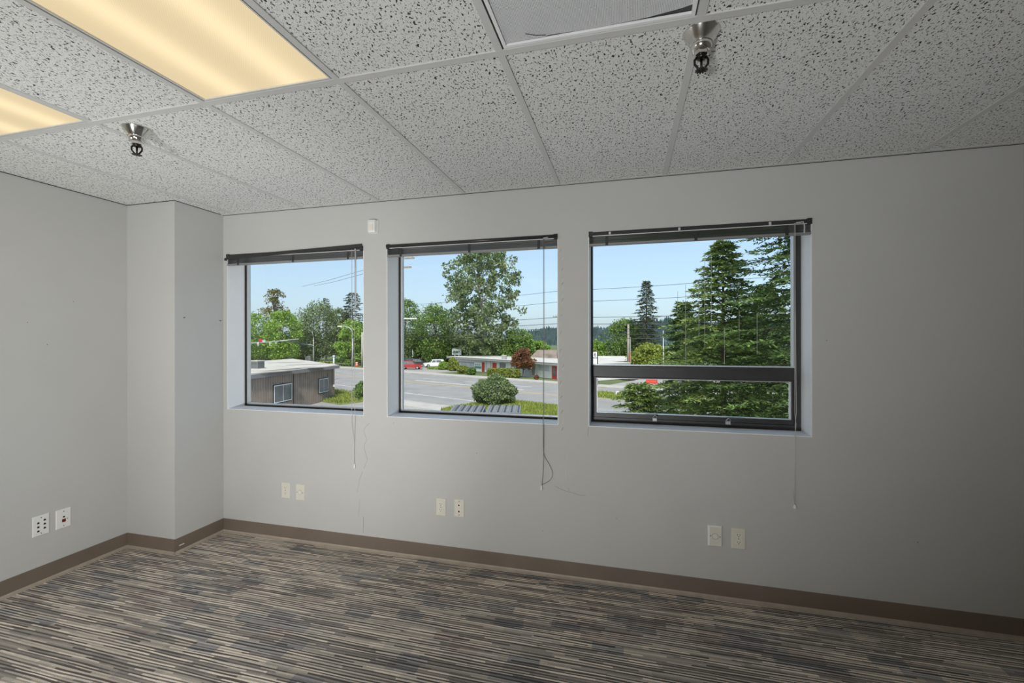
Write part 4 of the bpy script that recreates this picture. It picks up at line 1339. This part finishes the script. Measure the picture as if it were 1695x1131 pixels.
# long white building in the middle window
A2, B2 = spot(748, 93.0), spot(968, 62.5)
wb = empty('white_building', A2)
tag(wb, 'long low white building with red doors and flat roof', 'building')
f2 = Face(wb, tuple(A2), tuple(B2))
L2 = (B2 - A2).length
ZT = -2.05
f2.slab('wall', 0, L2, GZ, ZT - 0.38, -9.0, 0.0, 'bwhite')
f2.slab('roof', -0.6, L2 + 0.6, ZT - 0.06, ZT, -9.4, 1.0, 'broof')
f2.slab('fascia', -0.6, L2 + 0.6, ZT - 0.40, ZT - 0.06, -9.4, 0.95, 'bgrey')
f2.window(758, 786, 598.0, 609.5, 4, 'bgrey', 'lglass', None, 0.16)
f2.window(827, 837, 600.5, 611.5, 3, 'bgrey', 'dglass', None, 0.12)
f2.window(891, 910.5, 604, 616.5, 2, 'bwhite', 'lglass', None, 0.14)
for (x0, x1, y0, y1) in ((798, 803.5, 599.6, 619.5), (815.5, 822, 600.6, 622), (913.8, 921.5, 606.2, 629)):
    d_ = f2.px('door', x0, x1, y0, y1, 0.0, 0.06, 'red_door')
    a0, za = f2.pos(x0, y0); a1, zb = f2.pos(x1, y1)
    if x0 > 900: f2.slab('door_glass', a0 + 0.25, a1 - 0.2, za - 1.5, za - 0.2, 0.06, 0.08, 'dglass', d_)
    else: f2.slab('door_knob', a1 - 0.18, a1 - 0.1, za - 1.1, za - 1.0, 0.06, 0.12, 'alu', d_)
for xx in (804.5, 812, 846, 880, 888):
    a0, _ = f2.pos(xx, 600)
    f2.slab('pier', a0 - 0.14, a0 + 0.14, GZ, ZT - 0.40, 0.0, 0.22, 'bwhite')
f2.px('low_wall', 862, 880, 613, 626, 0.25, 0.5, 'bwhite')
f2.px('carport_wall', 880.5, 889, 608, 622, 0.0, 0.05, 'bgrey')
sp_ = f2.px('sign_panel', 785.5, 797.5, 600.2, 618.0, 0.0, 0.08, 'sign_w')
a0, za = f2.pos(785.5, 600.2); a1, zb = f2.pos(797.5, 618)
hgt = za - zb
f2.slab('green_band', a0 + 0.15, a1 - 0.12, zb + hgt * 0.44, zb + hgt * 0.66, 0.08, 0.10, 'sign_g', sp_)
for k, (u0, u1) in enumerate(((0.12, 0.34), (0.40, 0.56), (0.62, 0.84))):
    f2.slab('faded_lettering', a0 + (a1 - a0) * u0, a0 + (a1 - a0) * u1, zb + hgt * 0.74, zb + hgt * 0.86, 0.08, 0.095, 'bgrey', sp_)
ru = empty('roof_vent_unit', at(834.5, 592, 78)); ru.location.z = ZT
tag(ru, 'boxy grey vent unit on the white building roof', 'roof vent')
MB().box(-0.38, 0.38, -0.35, 0.35, 0.0, 0.62).build('casing', M['bgrey'], ru)
MB().box(-0.42, 0.42, -0.39, 0.39, 0.62, 0.70).build('cap', M['broof'], ru)
rs = empty('roof_sign', spot(756, 95.5))
tag(rs, 'white sign board with green stripe on posts above the white building', 'sign')
zb_, zt_ = hz(587.3, 95.5) - GZ, hz(577, 95.5) - GZ
MB().box(-1.05, 1.05, -0.12, 0.12, zb_, zt_).build('board', M['sign_w'], rs)
MB().box(-1.0, 1.0, -0.14, -0.12, zb_ + (zt_ - zb_) * 0.22, zb_ + (zt_ - zb_) * 0.36).build('green_stripe', M['sign_g'], rs)
for k in range(4):
    MB().box(-0.5 + k * 0.27, -0.28 + k * 0.27, -0.14, -0.12, zb_ + (zt_ - zb_) * 0.45, zb_ + (zt_ - zb_) * 0.60).build('faded_lettering', M['bgrey'], rs)
for x in (-0.45, 0.5):
    MB().box(x - 0.08, x + 0.08, -0.05, 0.05, 0, zb_).build('post', M['sign_w'], rs)

# brown roofed house behind, pale roof building in the rightmost window
hb = empty('brown_roof_house', spot(912, 92))
tag(hb, 'house with broad brown shingle roof behind the white building', 'house')
zr, zw = hz(579.5, 92) - GZ, hz(596, 92) - GZ
MB().box(-4.0, 5.5, -2.5, 3.5, 0, zw).build('wall', M['bwhite'], hb)
mb = MB(); mb.add([(-4.4, -3.0, zw), (6.0, -3.0, zw), (6.0, 4.0, zw), (-4.4, 4.0, zw), (-3.0, 0.5, zr), (5.2, 0.5, zr)], [(0, 1, 5, 4), (2, 3, 4, 5), (0, 4, 3), (1, 2, 5), (3, 2, 1, 0)])
mb.build('roof', M['brown_roof'], hb)
pb = empty('pale_roof_building', spot(1012, 84))
tag(pb, 'low building with pale metal roof and blue grey awning behind the street sign', 'building')
z1_, z0_ = hz(592.5, 84) - GZ, hz(598, 84) - GZ
MB().box(-2.8, 3.0, 0, 6, 0, z0_).build('wall', M['bgrey'], pb)
MB().box(-3.1, 3.3, -0.5, 6.3, z0_, z0_ + 0.12).build('eave', M['bwhite'], pb)
mb = MB(); mb.add([(-3.1, -0.5, z0_ + .12), (3.3, -0.5, z0_ + .12), (3.3, 6.3, z1_ + .1), (-3.1, 6.3, z1_ + .1), (-3.1, 6.3, z0_ + .12), (3.3, 6.3, z0_ + .12)], [(0, 1, 2, 3), (0, 3, 4), (1, 5, 2), (4, 3, 2, 5), (0, 4, 5, 1)])
mb.build('roof', M['broof'], pb)
MB().add([(-1.4, -0.1, z0_ - 0.05), (2.6, -0.1, z0_ - 0.05), (2.6, -1.8, z0_ - 0.75), (-1.7, -1.8, z0_ - 0.75), (-1.4, -0.1, z0_ - 0.15), (2.6, -0.1, z0_ - 0.15), (2.6, -1.8, z0_ - 0.85), (-1.7, -1.8, z0_ - 0.85)],
         [(0, 1, 2, 3), (7, 6, 5, 4), (0, 4, 5, 1), (1, 5, 6, 2), (2, 6, 7, 3), (3, 7, 4, 0)]).build('awning', pm('awning_blue', (0.25, 0.31, 0.40), 0.6), pb)
for x in (-1.6, 2.5):
    MB().box(x - 0.05, x + 0.05, -1.8, -1.7, 0, z0_ - 0.8).build('awning_post', M['galv'], pb)

# ------------------------------------------------------------------ street furniture
def text_mesh(body, size, mat, parent, loc, rot, name='lettering'):
    cu = bpy.data.curves.new(name, 'FONT'); cu.body = body; cu.size = size; cu.extrude = 0.01
    cu.align_x = 'CENTER'; cu.align_y = 'CENTER'
    tmp = bpy.data.objects.new('tmp_text', cu); COL.objects.link(tmp)
    dg = bpy.context.evaluated_depsgraph_get()
    me = bpy.data.meshes.new_from_object(tmp.evaluated_get(dg))
    bpy.data.objects.remove(tmp, do_unlink=True)
    me.materials.clear(); me.materials.append(mat)
    o = link_mesh(name, me, parent, loc); o.rotation_euler = rot
    return o


# pylon sign at the left edge of the rightmost window
d_ = 57.0
sg = empty('pylon_sign', spot(989.3, d_), YAW * 0.9)
tag(sg, 'black framed white pylon sign cut by the rightmost window frame', 'sign')
zz = lambda py: hz(py, d_) - GZ
MB().box(-0.10, 0.02, -0.12, 0.12, 0, zz(582)).build('post', M['sign_k'], sg)
MB().box(-2.52, -2.40, -0.12, 0.12, 0, zz(582)).build('post', M['sign_k'], sg)
for a, b_ in ((592.2, 582.6), (605, 593.2), (634, 616)):
    MB().box(-2.40, -0.10, -0.10, 0.10, zz(a), zz(b_)).build('panel', M['sign_w'], sg)
for a in (582.0, 592.7, 606, 635):
    MB().box(-2.40, -0.10, -0.13, 0.13, zz(a + 0.5), zz(a - 0.5)).build('frame_bar', M['sign_k'], sg)
text_mesh('16', 0.72, M['sign_k'], sg, (-0.52, -0.115, zz(587.6)), (math.pi / 2, 0, 0))
MB().box(-1.6, -0.55, -0.08, 0.08, zz(581.5), zz(578.3)).build('red_topper', M['sign_red'], sg)

# signal mast and lamps in the leftmost window
d_ = 108.0
k_ = mpp(d_)
ps = empty('traffic_signal', spot(519, d_), YAW)
tag(ps, 'grey signal mast with long arm, lamp arm and hanging signal heads', 'traffic signal')
zz = lambda py: hz(py, d_) - GZ
xx = lambda px: (px - 519) * k_
MB().tube([(0, 0, 0), (0, 0, zz(580)), (0, 0, zz(558))], [0.24, 0.19, 0.15], 8).build('mast', M['galv'], ps, True)
MB().tube([(0, 0, zz(558)), (xx(517), 0, zz(550)), (xx(512), 0, zz(546)), (xx(505), 0, zz(545)), (xx(489), 0, zz(545))], [0.15, 0.14, 0.13, 0.12, 0.11], 8).build('lamp_arm', M['galv'], ps, True)
MB().box(xx(485), xx(491), -0.25, 0.25, zz(545.8), zz(544.0)).build('lamp_head', M['galv'], ps)
MB().tube([(0, 0, zz(571.5)), (xx(495), 0, zz(568)), (xx(462), -1.5, zz(565))], [0.17, 0.14, 0.10], 8).build('signal_arm', M['galv'], ps, True)
MB().box(xx(496), xx(510), -0.06, 0.06, zz(571.5), zz(568.5)).build('street_sign', M['sign_g'], ps)
for x in (480, 472, 459):
    sh = MB().box(xx(x) - 0.2, xx(x) + 0.2, -0.9, -0.6, zz(571.5), zz(564.5)).build('signal_head', M['sign_k'], ps)
    for j in range(3):
        MB().lathe([(0.13, 0), (0.13, 0.08)], 10, Matrix.Translation((xx(x), -0.9, zz(565.8 + 2.2 * j))) @ Matrix.Rotation(math.pi / 2, 4, 'X')).build('signal_lens', M['lamp_lens'], sh)
MB().box(xx(475), xx(481), -0.95, -0.9, zz(566), zz(560)).build('sign_plate', M['sign_w'], ps)
d2_ = 99.0
p2 = empty('traffic_signal', spot(406, d2_), YAW)
tag(p2, 'signal arm with red sign reaching in from the left of the leftmost window', 'traffic signal')
k2 = mpp(d2_); zz2 = lambda py: hz(py, d2_) - GZ; x2 = lambda px: (px - 406) * k2
MB().tube([(0, 0, 0), (0, 0, zz2(555))], [0.24, 0.17], 8).build('mast', M['galv'], p2, True)
MB().tube([(0, 0, zz2(568.5)), (x2(445), 0, zz2(566)), (x2(495), 0, zz2(561))], [0.17, 0.14, 0.09], 8).build('signal_arm', M['galv'], p2, True)
MB().box(x2(429.5), x2(434.5), -0.2, -0.1, zz2(565.5), zz2(560.5)).build('red_sign', M['sign_red'], p2)
MB().box(x2(435), x2(440), -0.2, -0.1, zz2(565), zz2(562)).build('sign_plate', M['sign_w'], p2)
for x in (428.5, 448, 458):
    sh = MB().box(x2(x) - 0.2, x2(x) + 0.2, -0.3, 0.1, zz2(572), zz2(565.5)).build('signal_head', M['galv'], p2)
    MB().lathe([(0.13, 0), (0.13, 0.08)], 10, Matrix.Translation((x2(x), -0.3, zz2(568))) @ Matrix.Rotation(math.pi / 2, 4, 'X')).build('signal_lens', M['lamp_lens'], sh)


def street_lamp(px, d_, pts, label, head, r0=0.14, base=None):
    k_ = mpp(d_)
    o = empty('street_lamp', spot(px, d_), YAW)
    tag(o, label, 'street lamp', 'street lamps along the road')
    z_ = lambda py: hz(py, d_) - GZ
    MB().tube([(0, 0, 0), (0, 0, z_(pts[0][1]))], [r0, r0 * 0.7], 8).build('pole', M['galv'], o, True)
    MB().tube([((x - px) * k_, 0, z_(y)) for x, y in pts], r0 * 0.55, 8).build('arm', M['galv'], o, True)
    hx0, hx1, hy = head
    MB().box((hx0 - px) * k_, (hx1 - px) * k_, -0.16, 0.16, z_(hy + 0.9), z_(hy - 0.9)).build('lamp_head', M['lamp_lens'], o)
    return o


street_lamp(584, 100, [(584, 560), (583, 548), (578, 542), (570, 540), (562, 540)], 'street lamp with curved arm right of the signal mast', (559, 566, 540), 0.17)
street_lamp(646, 74, [(646, 545), (647, 534), (652, 529), (662, 528), (676, 527.5)], 'street lamp whose arm reaches into the left of the middle window', (668, 690, 527.5), 0.14)

b_ = empty('lamp_bollard', spot(552.5, 66), 0)
tag(b_, 'white lamp bollard behind the brown roof corner', 'bollard')
MB().tube([(0, 0, 0), (0, 0, hz(590, 66) - GZ)], 0.085, 8).build('post', M['sign_w'], b_, True)
MB().lathe([(0.05, 0), (0.19, 0.04), (0.20, 0.12), (0.1, 0.2)], 10, Matrix.Translation((0, 0, hz(590.5, 66) - GZ))).build('cap', M['sign_w'], b_, True)
b_ = empty('round_top_sign', spot(470.5, 110), 0)
tag(b_, 'slim post with round white top left of the blue kiosk', 'sign')
MB().tube([(0, 0, 0), (0, 0, hz(586, 110) - GZ)], 0.06, 6).build('post', M['galv'], b_)
MB().lathe([(0.05, -0.3), (0.2, -0.2), (0.26, 0), (0.2, 0.2), (0.05, 0.3)], 10, Matrix.Translation((0, 0, hz(585, 110) - GZ))).build('globe', M['sign_w'], b_, True)
kx = empty('blue_kiosk', spot(480.5, 110), 0.3)
tag(kx, 'blue and white kiosk among the far hedges', 'kiosk')
hk = hz(586, 110) - GZ
MB().box(-0.55, 0.55, -0.45, 0.45, 0, hk - 0.15).build('cabin', M['blue'], kx)
MB().box(-0.65, 0.65, -0.55, 0.55, hk - 0.15, hk).build('roof', M['blue'], kx)
MB().box(-0.40, 0.10, -0.47, -0.45, 0.4, hk - 0.4).build('door', M['lglass'], kx)
cb = empty('utility_cabinet', spot(510, 108), 0.2)
tag(cb, 'pale grey utility cabinet left of the signal mast', 'cabinet')
hk = hz(589.5, 108) - GZ
MB().box(-0.58, 0.58, -0.4, 0.4, 0, hk - 0.08).build('body', M['concrete'], cb)
MB().add([(-.62, -.45, hk - .08), (.62, -.45, hk - .08), (.62, .45, hk - .08), (-.62, .45, hk - .08), (-.62, .0, hk + .06), (.62, .0, hk + .06)], [(0, 1, 5, 4), (3, 4, 5, 2), (0, 4, 3), (1, 2, 5), (0, 3, 2, 1)]).build('lid', M['concrete'], cb)
MB().box(-0.5, 0.5, -0.42, -0.40, 0.15, hk - 0.25).build('door', M['galv'], cb)
for px, lab in ((590.5, 'orange and white traffic barrel near the utility pole'),):
    ob = empty('traffic_barrel', spot(px, 100), 0)
    tag(ob, lab, 'traffic barrel')
    MB().lathe([(0.36, 0), (0.36, 0.08), (0.29, 0.1), (0.27, 0.5), (0.24, 1.0), (0.1, 1.02)], 12).build('body', M['orange'], ob, True)
    for z in (0.42, 0.75):
        MB().lathe([(0.283 - z * 0.02, z), (0.283 - z * 0.02, z + 0.14)], 12).build('white_band', M['sign_w'], ob, True)


def utility_pole(px, d_, top, label, arms=(), r0=0.17, mat='pole_wood'):
    o = empty('utility_pole', spot(px, d_), RD)
    tag(o, label, 'utility pole', 'utility poles')
    h = hz(top, d_) - GZ
    MB().tube([(0, 0, 0), (0, 0, h)], [r0, r0 * 0.7], 8).build('pole', M[mat], o, True)
    for z, hw_, ang in arms:
        a = MB().box(-hw_, hw_, -0.07, 0.07, -0.07, 0.07).build('crossarm', M['pole_wood'], o, loc=(0, 0.12, h - z), rz=ang)
        for x in (-0.92, -0.45, 0.45, 0.92):
            MB().lathe([(0.03, 0.07), (0.07, 0.12), (0.05, 0.2), (0.08, 0.24), (0.03, 0.32)], 8, Matrix.Translation((x * hw_, 0, 0))).build('insulator', M['galv'], a)
    return o


utility_pole(1040, 71, 537, 'weathered utility pole left of the lone spruce', (), 0.24)
o = bpy.data.objects['utility_pole']
MB().tube([(0.22, -0.1, 0), (0.22, -0.1, 3.9)], 0.07, 6).build('orange_guard', M['orange'], o)
MB().tube([(0.30, 0.1, 2.0), (0.30, 0.1, 6.4)], 0.07, 6).build('conduit', M['galv'], o)
utility_pole(923.5, 84, 520, 'utility pole at the right edge of the middle window', ((0.5, 1.2, 0.0),), 0.22)
utility_pole(599.5, 101, 550, 'pale utility pole at the right edge of the leftmost window', (), 0.24, 'concrete')
utility_pole(648, 42, 415, 'tall utility pole behind the pier left of the middle window', ((0.75, 2.2, 0.5), (1.6, 1.9, 0.5)), 0.18)
utility_pole(1098, 40, 548, 'thin grey pole standing before the near spruces', (), 0.06, 'galv')

# overhead lines along the far side of the road
NW = 64.0
names = ['topmost', 'second', 'third', 'fourth', 'fifth', 'sixth', 'lowest']
for k, (z, dn) in enumerate(((9.75, 0.0), (7.9, 0.3), (5.25, 0.0), (4.15, -0.4), (3.4, 0.4), (2.55, 0.0), (1.95, 0.2))):
    pts = []
    for s0, s1 in ((-150, -96), (-96, -41), (-41, 8), (8, 60)):
        for j in range(8):
            t = j / 8
            pts.append(rp(s0 + (s1 - s0) * t, NW + dn, z - 4 * 0.45 * t * (1 - t)))
    pts.append(rp(60, NW + dn, z))
    o = MB().tube(pts, 0.030 if k in (0, 1) else 0.042, 5).build('power_line', M['wire'])
    tag(o, '%s power line counting down, strung across the street view' % names[k], 'power line', 'power lines')
for k, (a, b2) in enumerate((((500, 474, 60), (602, 447, 42)), ((520, 473, 60), (602, 453, 42)))):
    o = MB().tube([at(*a), (at(*a) + at(*b2)) / 2 - Vector((0, 0, .1)), at(*b2)], 0.018, 5).build('power_line', M['wire'])
    tag(o, ('upper' if k == 0 else 'lower') + ' thin service wire against the sky in the leftmost window', 'power line', 'power lines')

# ------------------------------------------------------------------ vehicles
def car(label, loc, rz, mat, kind='suv', L=4.3, W=1.8, group='parked cars', name='car'):
    r = empty(name, loc, rz)
    tag(r, label, 'car', group)
    h0, hb, hr = 0.32, 0.98, 1.66 if kind == 'suv' else 1.42
    hl = L / 2
    low = [(-hl, h0 + 0.05), (-hl + 0.1, h0), (hl - 0.1, h0), (hl, h0 + 0.1), (hl, hb - 0.18), (hl - 0.25, hb - 0.06), (hl * 0.42, hb), (-hl + 0.05, hb), (-hl, hb - 0.2)]
    Mx = Matrix.Rotation(math.pi / 2, 4, 'X')
    MB().prism(low, -W / 2, W / 2, Mx).build('body', M[mat], r)
    if kind == 'suv': cab = [(-hl + 0.08, hb), (hl * 0.42, hb), (hl * 0.16, hr - 0.05), (hl * 0.05, hr), (-hl + 0.25, hr), (-hl + 0.14, hr - 0.08)]
    else: cab = [(-hl * 0.8, hb), (hl * 0.42, hb), (hl * 0.08, hr), (-hl * 0.4, hr)]
    mb = MB(); n_ = len(cab)
    vs = []
    for y, in_ in ((-1, 0), (1, 0)):
        for x, z in cab:
            t = (z - hb) / (hr - hb)
            vs.append((x, y * (W / 2 - 0.04 - 0.16 * t), z))
    mb.add(vs, [tuple(range(n_)), tuple(range(2 * n_ - 1, n_ - 1, -1))] + [(i, (i + 1) % n_, n_ + (i + 1) % n_, n_ + i) for i in range(n_)])
    mb.build('cabin', M[mat], r)
    ya, yb = lambda z: W / 2 - 0.035 - 0.16 * (z - hb) / (hr - hb), 0
    for s_ in (-1, 1):
        for x0, x1, x2_, x3 in ((-hl * 0.72, -hl * 0.18, -hl * 0.18, -hl * 0.64), (-hl * 0.12, hl * 0.34, hl * 0.12, -hl * 0.12)):
            z0, z1 = hb + 0.06, hr - 0.13
            MB().add([(x0, s_ * (ya(z0) + .004), z0), (x1, s_ * (ya(z0) + .004), z0), (x2_, s_ * (ya(z1) + .004), z1), (x3, s_ * (ya(z1) + .004), z1),
                      (x0, s_ * (ya(z0) - .02), z0), (x1, s_ * (ya(z0) - .02), z0), (x2_, s_ * (ya(z1) - .02), z1), (x3, s_ * (ya(z1) - .02), z1)],
                     [(0, 1, 2, 3), (4, 7, 6, 5), (0, 4, 5, 1), (1, 5, 6, 2), (2, 6, 7, 3), (3, 7, 4, 0)]).build('side_window', M['dglass'], r)
    xa, za, xb, zb2 = hl * 0.42, hb, hl * (0.16 if kind == 'suv' else 0.08), hr - 0.05
    wsx = lambda t: xa + (xb - xa) * t + 0.012
    MB().add([(wsx(.12), -W * .38, hb + (zb2 - hb) * .12), (wsx(.12), W * .38, hb + (zb2 - hb) * .12), (wsx(.9), W * .34, hb + (zb2 - hb) * .9), (wsx(.9), -W * .34, hb + (zb2 - hb) * .9)], [(0, 1, 2, 3)]).build('windscreen', M['dglass'], r)
    MB().box(-hl * 1.0 - 0.005 if kind == 'suv' else -hl * 0.78, (-hl + 0.2) if kind == 'suv' else -hl * 0.6, -W * 0.33, W * 0.33, hb + 0.1, hr - 0.2).build('rear_window', M['dglass'], r)
    for sx_ in (-1, 1):
        for s_ in (-1, 1):
            wh = MB().lathe([(0.34, 0), (0.36, 0.04), (0.36, 0.18), (0.34, 0.22)], 16, Matrix.Translation((sx_ * hl * 0.62, s_ * (W / 2 - 0.10) + 0.11, 0.36)) @ Matrix.Rotation(math.pi / 2, 4, 'X')).build('wheel', M['tyre'], r)
            MB().lathe([(0.20, 0), (0.20, 0.25)], 12, Matrix.Translation((sx_ * hl * 0.62, s_ * (W / 2 - 0.10) + 0.125, 0.36)) @ Matrix.Rotation(math.pi / 2, 4, 'X')).build('hubcap', M['galv'], wh)
    for s_ in (-1, 1):
        MB().box(hl - 0.06, hl + 0.01, s_ * W * 0.36 - 0.16, s_ * W * 0.36 + 0.16, hb - 0.32, hb - 0.16).build('headlight', M['lamp_lens'], r)
        MB().box(-hl - 0.01, -hl + 0.05, s_ * W * 0.42 - 0.1, s_ * W * 0.42 + 0.1, hb - 0.35, hb - 0.12).build('tail_light', M['sign_red'], r)
    MB().box(hl - 0.1, hl + 0.04, -W * 0.48, W * 0.48, h0 + 0.02, h0 + 0.2).build('bumper', M['slat'], r)
    MB().box(-hl - 0.04, -hl + 0.1, -W * 0.48, W * 0.48, h0 + 0.02, h0 + 0.2).build('bumper', M['slat'], r)
    return r


LOT = GZ + 0.10


def cspot(px, d_):
    p = spot(px, d_); p.z = LOT; return p


car('red sport utility car parked beyond the road', cspot(681, 88.5), R(15), 'car_red')
car('dark car parked beside the red car', cspot(694, 99), R(15), 'car_dark', 'suv', 4.0)
car('dark car with roof rack behind the red car', cspot(676, 104), R(120), 'car_dark', 'suv', 4.4)
car('white car at the left edge of the middle window', cspot(662, 93), R(115), 'car_white', 'sedan', 4.4)
car('white jeep facing the road beside the green shrub', cspot(718, 95), R(215), 'car_white')
car('silver car parked behind the red barrier', cspot(1053, 66), R(200), 'car_silver', 'sedan', 4.2)

# water filled barrier, news box, pipe marker, dumpsters
a_ = cspot(1078.5, 59.5)
br = empty('jersey_barrier', a_, R(-20))
tag(br, 'red plastic jersey barrier standing in the corner lot', 'barrier')
MB().prism([(-0.30, 0), (-0.30, 0.18), (-0.14, 0.42), (-0.10, 0.92), (0.10, 0.92), (0.14, 0.42), (0.30, 0.18), (0.30, 0)], -0.72, 0.72, Matrix.Rotation(math.pi / 2, 4, 'Z') @ Matrix.Rotation(math.pi / 2, 4, 'X')).build('body', M['barrier'], br)
for x in (-0.45, 0.0, 0.45):
    MB().box(x - 0.10, x + 0.10, -0.16, -0.12, 0.45, 0.75).build('recess', M['orange'], br)
nb = empty('news_box', cspot(1013.5, 68), R(10))
tag(nb, 'small red news box at the edge of the corner lot', 'news box')
MB().bevbox(-0.32, 0.32, -0.25, 0.25, 0.35, 1.0, 0.06).build('body', M['sign_red'], nb)
MB().box(-0.22, 0.22, -0.26, -0.24, 0.55, 0.9).build('window', M['dglass'], nb)
MB().box(-0.06, 0.06, -0.06, 0.06, 0, 0.35).build('stand', M['slot'], nb)
mk = empty('pipe_marker', spot(1019.5, 45.0)); mk.location.z = GZ + 0.18
tag(mk, 'short white bent marker post on the median grass', 'marker post')
MB().tube([(0, 0, 0), (0.02, 0, 0.35), (0.10, 0, 0.50), (0.20, 0, 0.52)], 0.07, 8).build('pipe', M['sign_w'], mk, True)
MB().lathe([(0.09, 0), (0.09, 0.08)], 10, Matrix.Translation((0.20, 0, 0.48))).build('cap', M['sign_w'], mk)


def dumpster(px0, px1, d_, label, body):
    c = spot((px0 + px1) / 2, d_)
    W = (px1 - px0) * mpp(d_) / 2
    r = empty('dumpster', (c.x, c.y, GZ - 0.02), R(12))
    tag(r, label, 'dumpster', 'dumpsters below the windows')
    zt = hz(676, d_) - GZ
    MB().add([(-W, -.8, 0.15), (W, -.8, 0.15), (W, .8, 0.15), (-W, .8, 0.15), (-W, -.9, zt - .12), (W, -.9, zt - .12), (W, .9, zt), (-W, .9, zt)],
             [(3, 2, 1, 0), (0, 1, 5, 4), (1, 2, 6, 5), (2, 3, 7, 6), (3, 0, 4, 7), (4, 5, 6, 7)]).build('bin', M[body], r)
    ld_ = MB().add([(-W - .03, -.95, zt - .12), (W + .03, -.95, zt - .12), (W + .03, .95, zt), (-W - .03, .95, zt), (-W - .03, -.95, zt - .07), (W + .03, -.95, zt - .07), (W + .03, .95, zt + .05), (-W - .03, .95, zt + .05)],
                   [(3, 2, 1, 0), (0, 1, 5, 4), (1, 2, 6, 5), (2, 3, 7, 6), (3, 0, 4, 7), (4, 5, 6, 7)]).build('lid', M['lid'], r)
    sl = math.atan2(0.12, 1.9)
    for k in range(10):
        x = -W + 0.1 + k * (2 * W - 0.2) / 9
        MB().box(x - 0.045, x + 0.045, -0.93, 0.93, 0.0, 0.045, Matrix.Translation((0, 0, zt - 0.01)) @ Matrix.Rotation(sl, 4, 'X')).build('lid_rib', M['slat_dark'] if k % 2 else M['lid'], ld_)
    for x in (-W + 0.15, W - 0.15):
        for y in (-0.6, 0.6):
            MB().lathe([(0.08, -0.03), (0.08, 0.03)], 10, Matrix.Translation((x, y, 0.08)) @ Matrix.Rotation(math.pi / 2, 4, 'Y')).build('caster', M['tyre'], r)


dumpster(748, 801, 27.5, 'dumpster with ribbed grey lid and blue bin, left of the pair', 'blue')
dumpster(807, 861, 27.2, 'dumpster with ribbed grey lid and dark bin, right of the pair', 'bgrey')
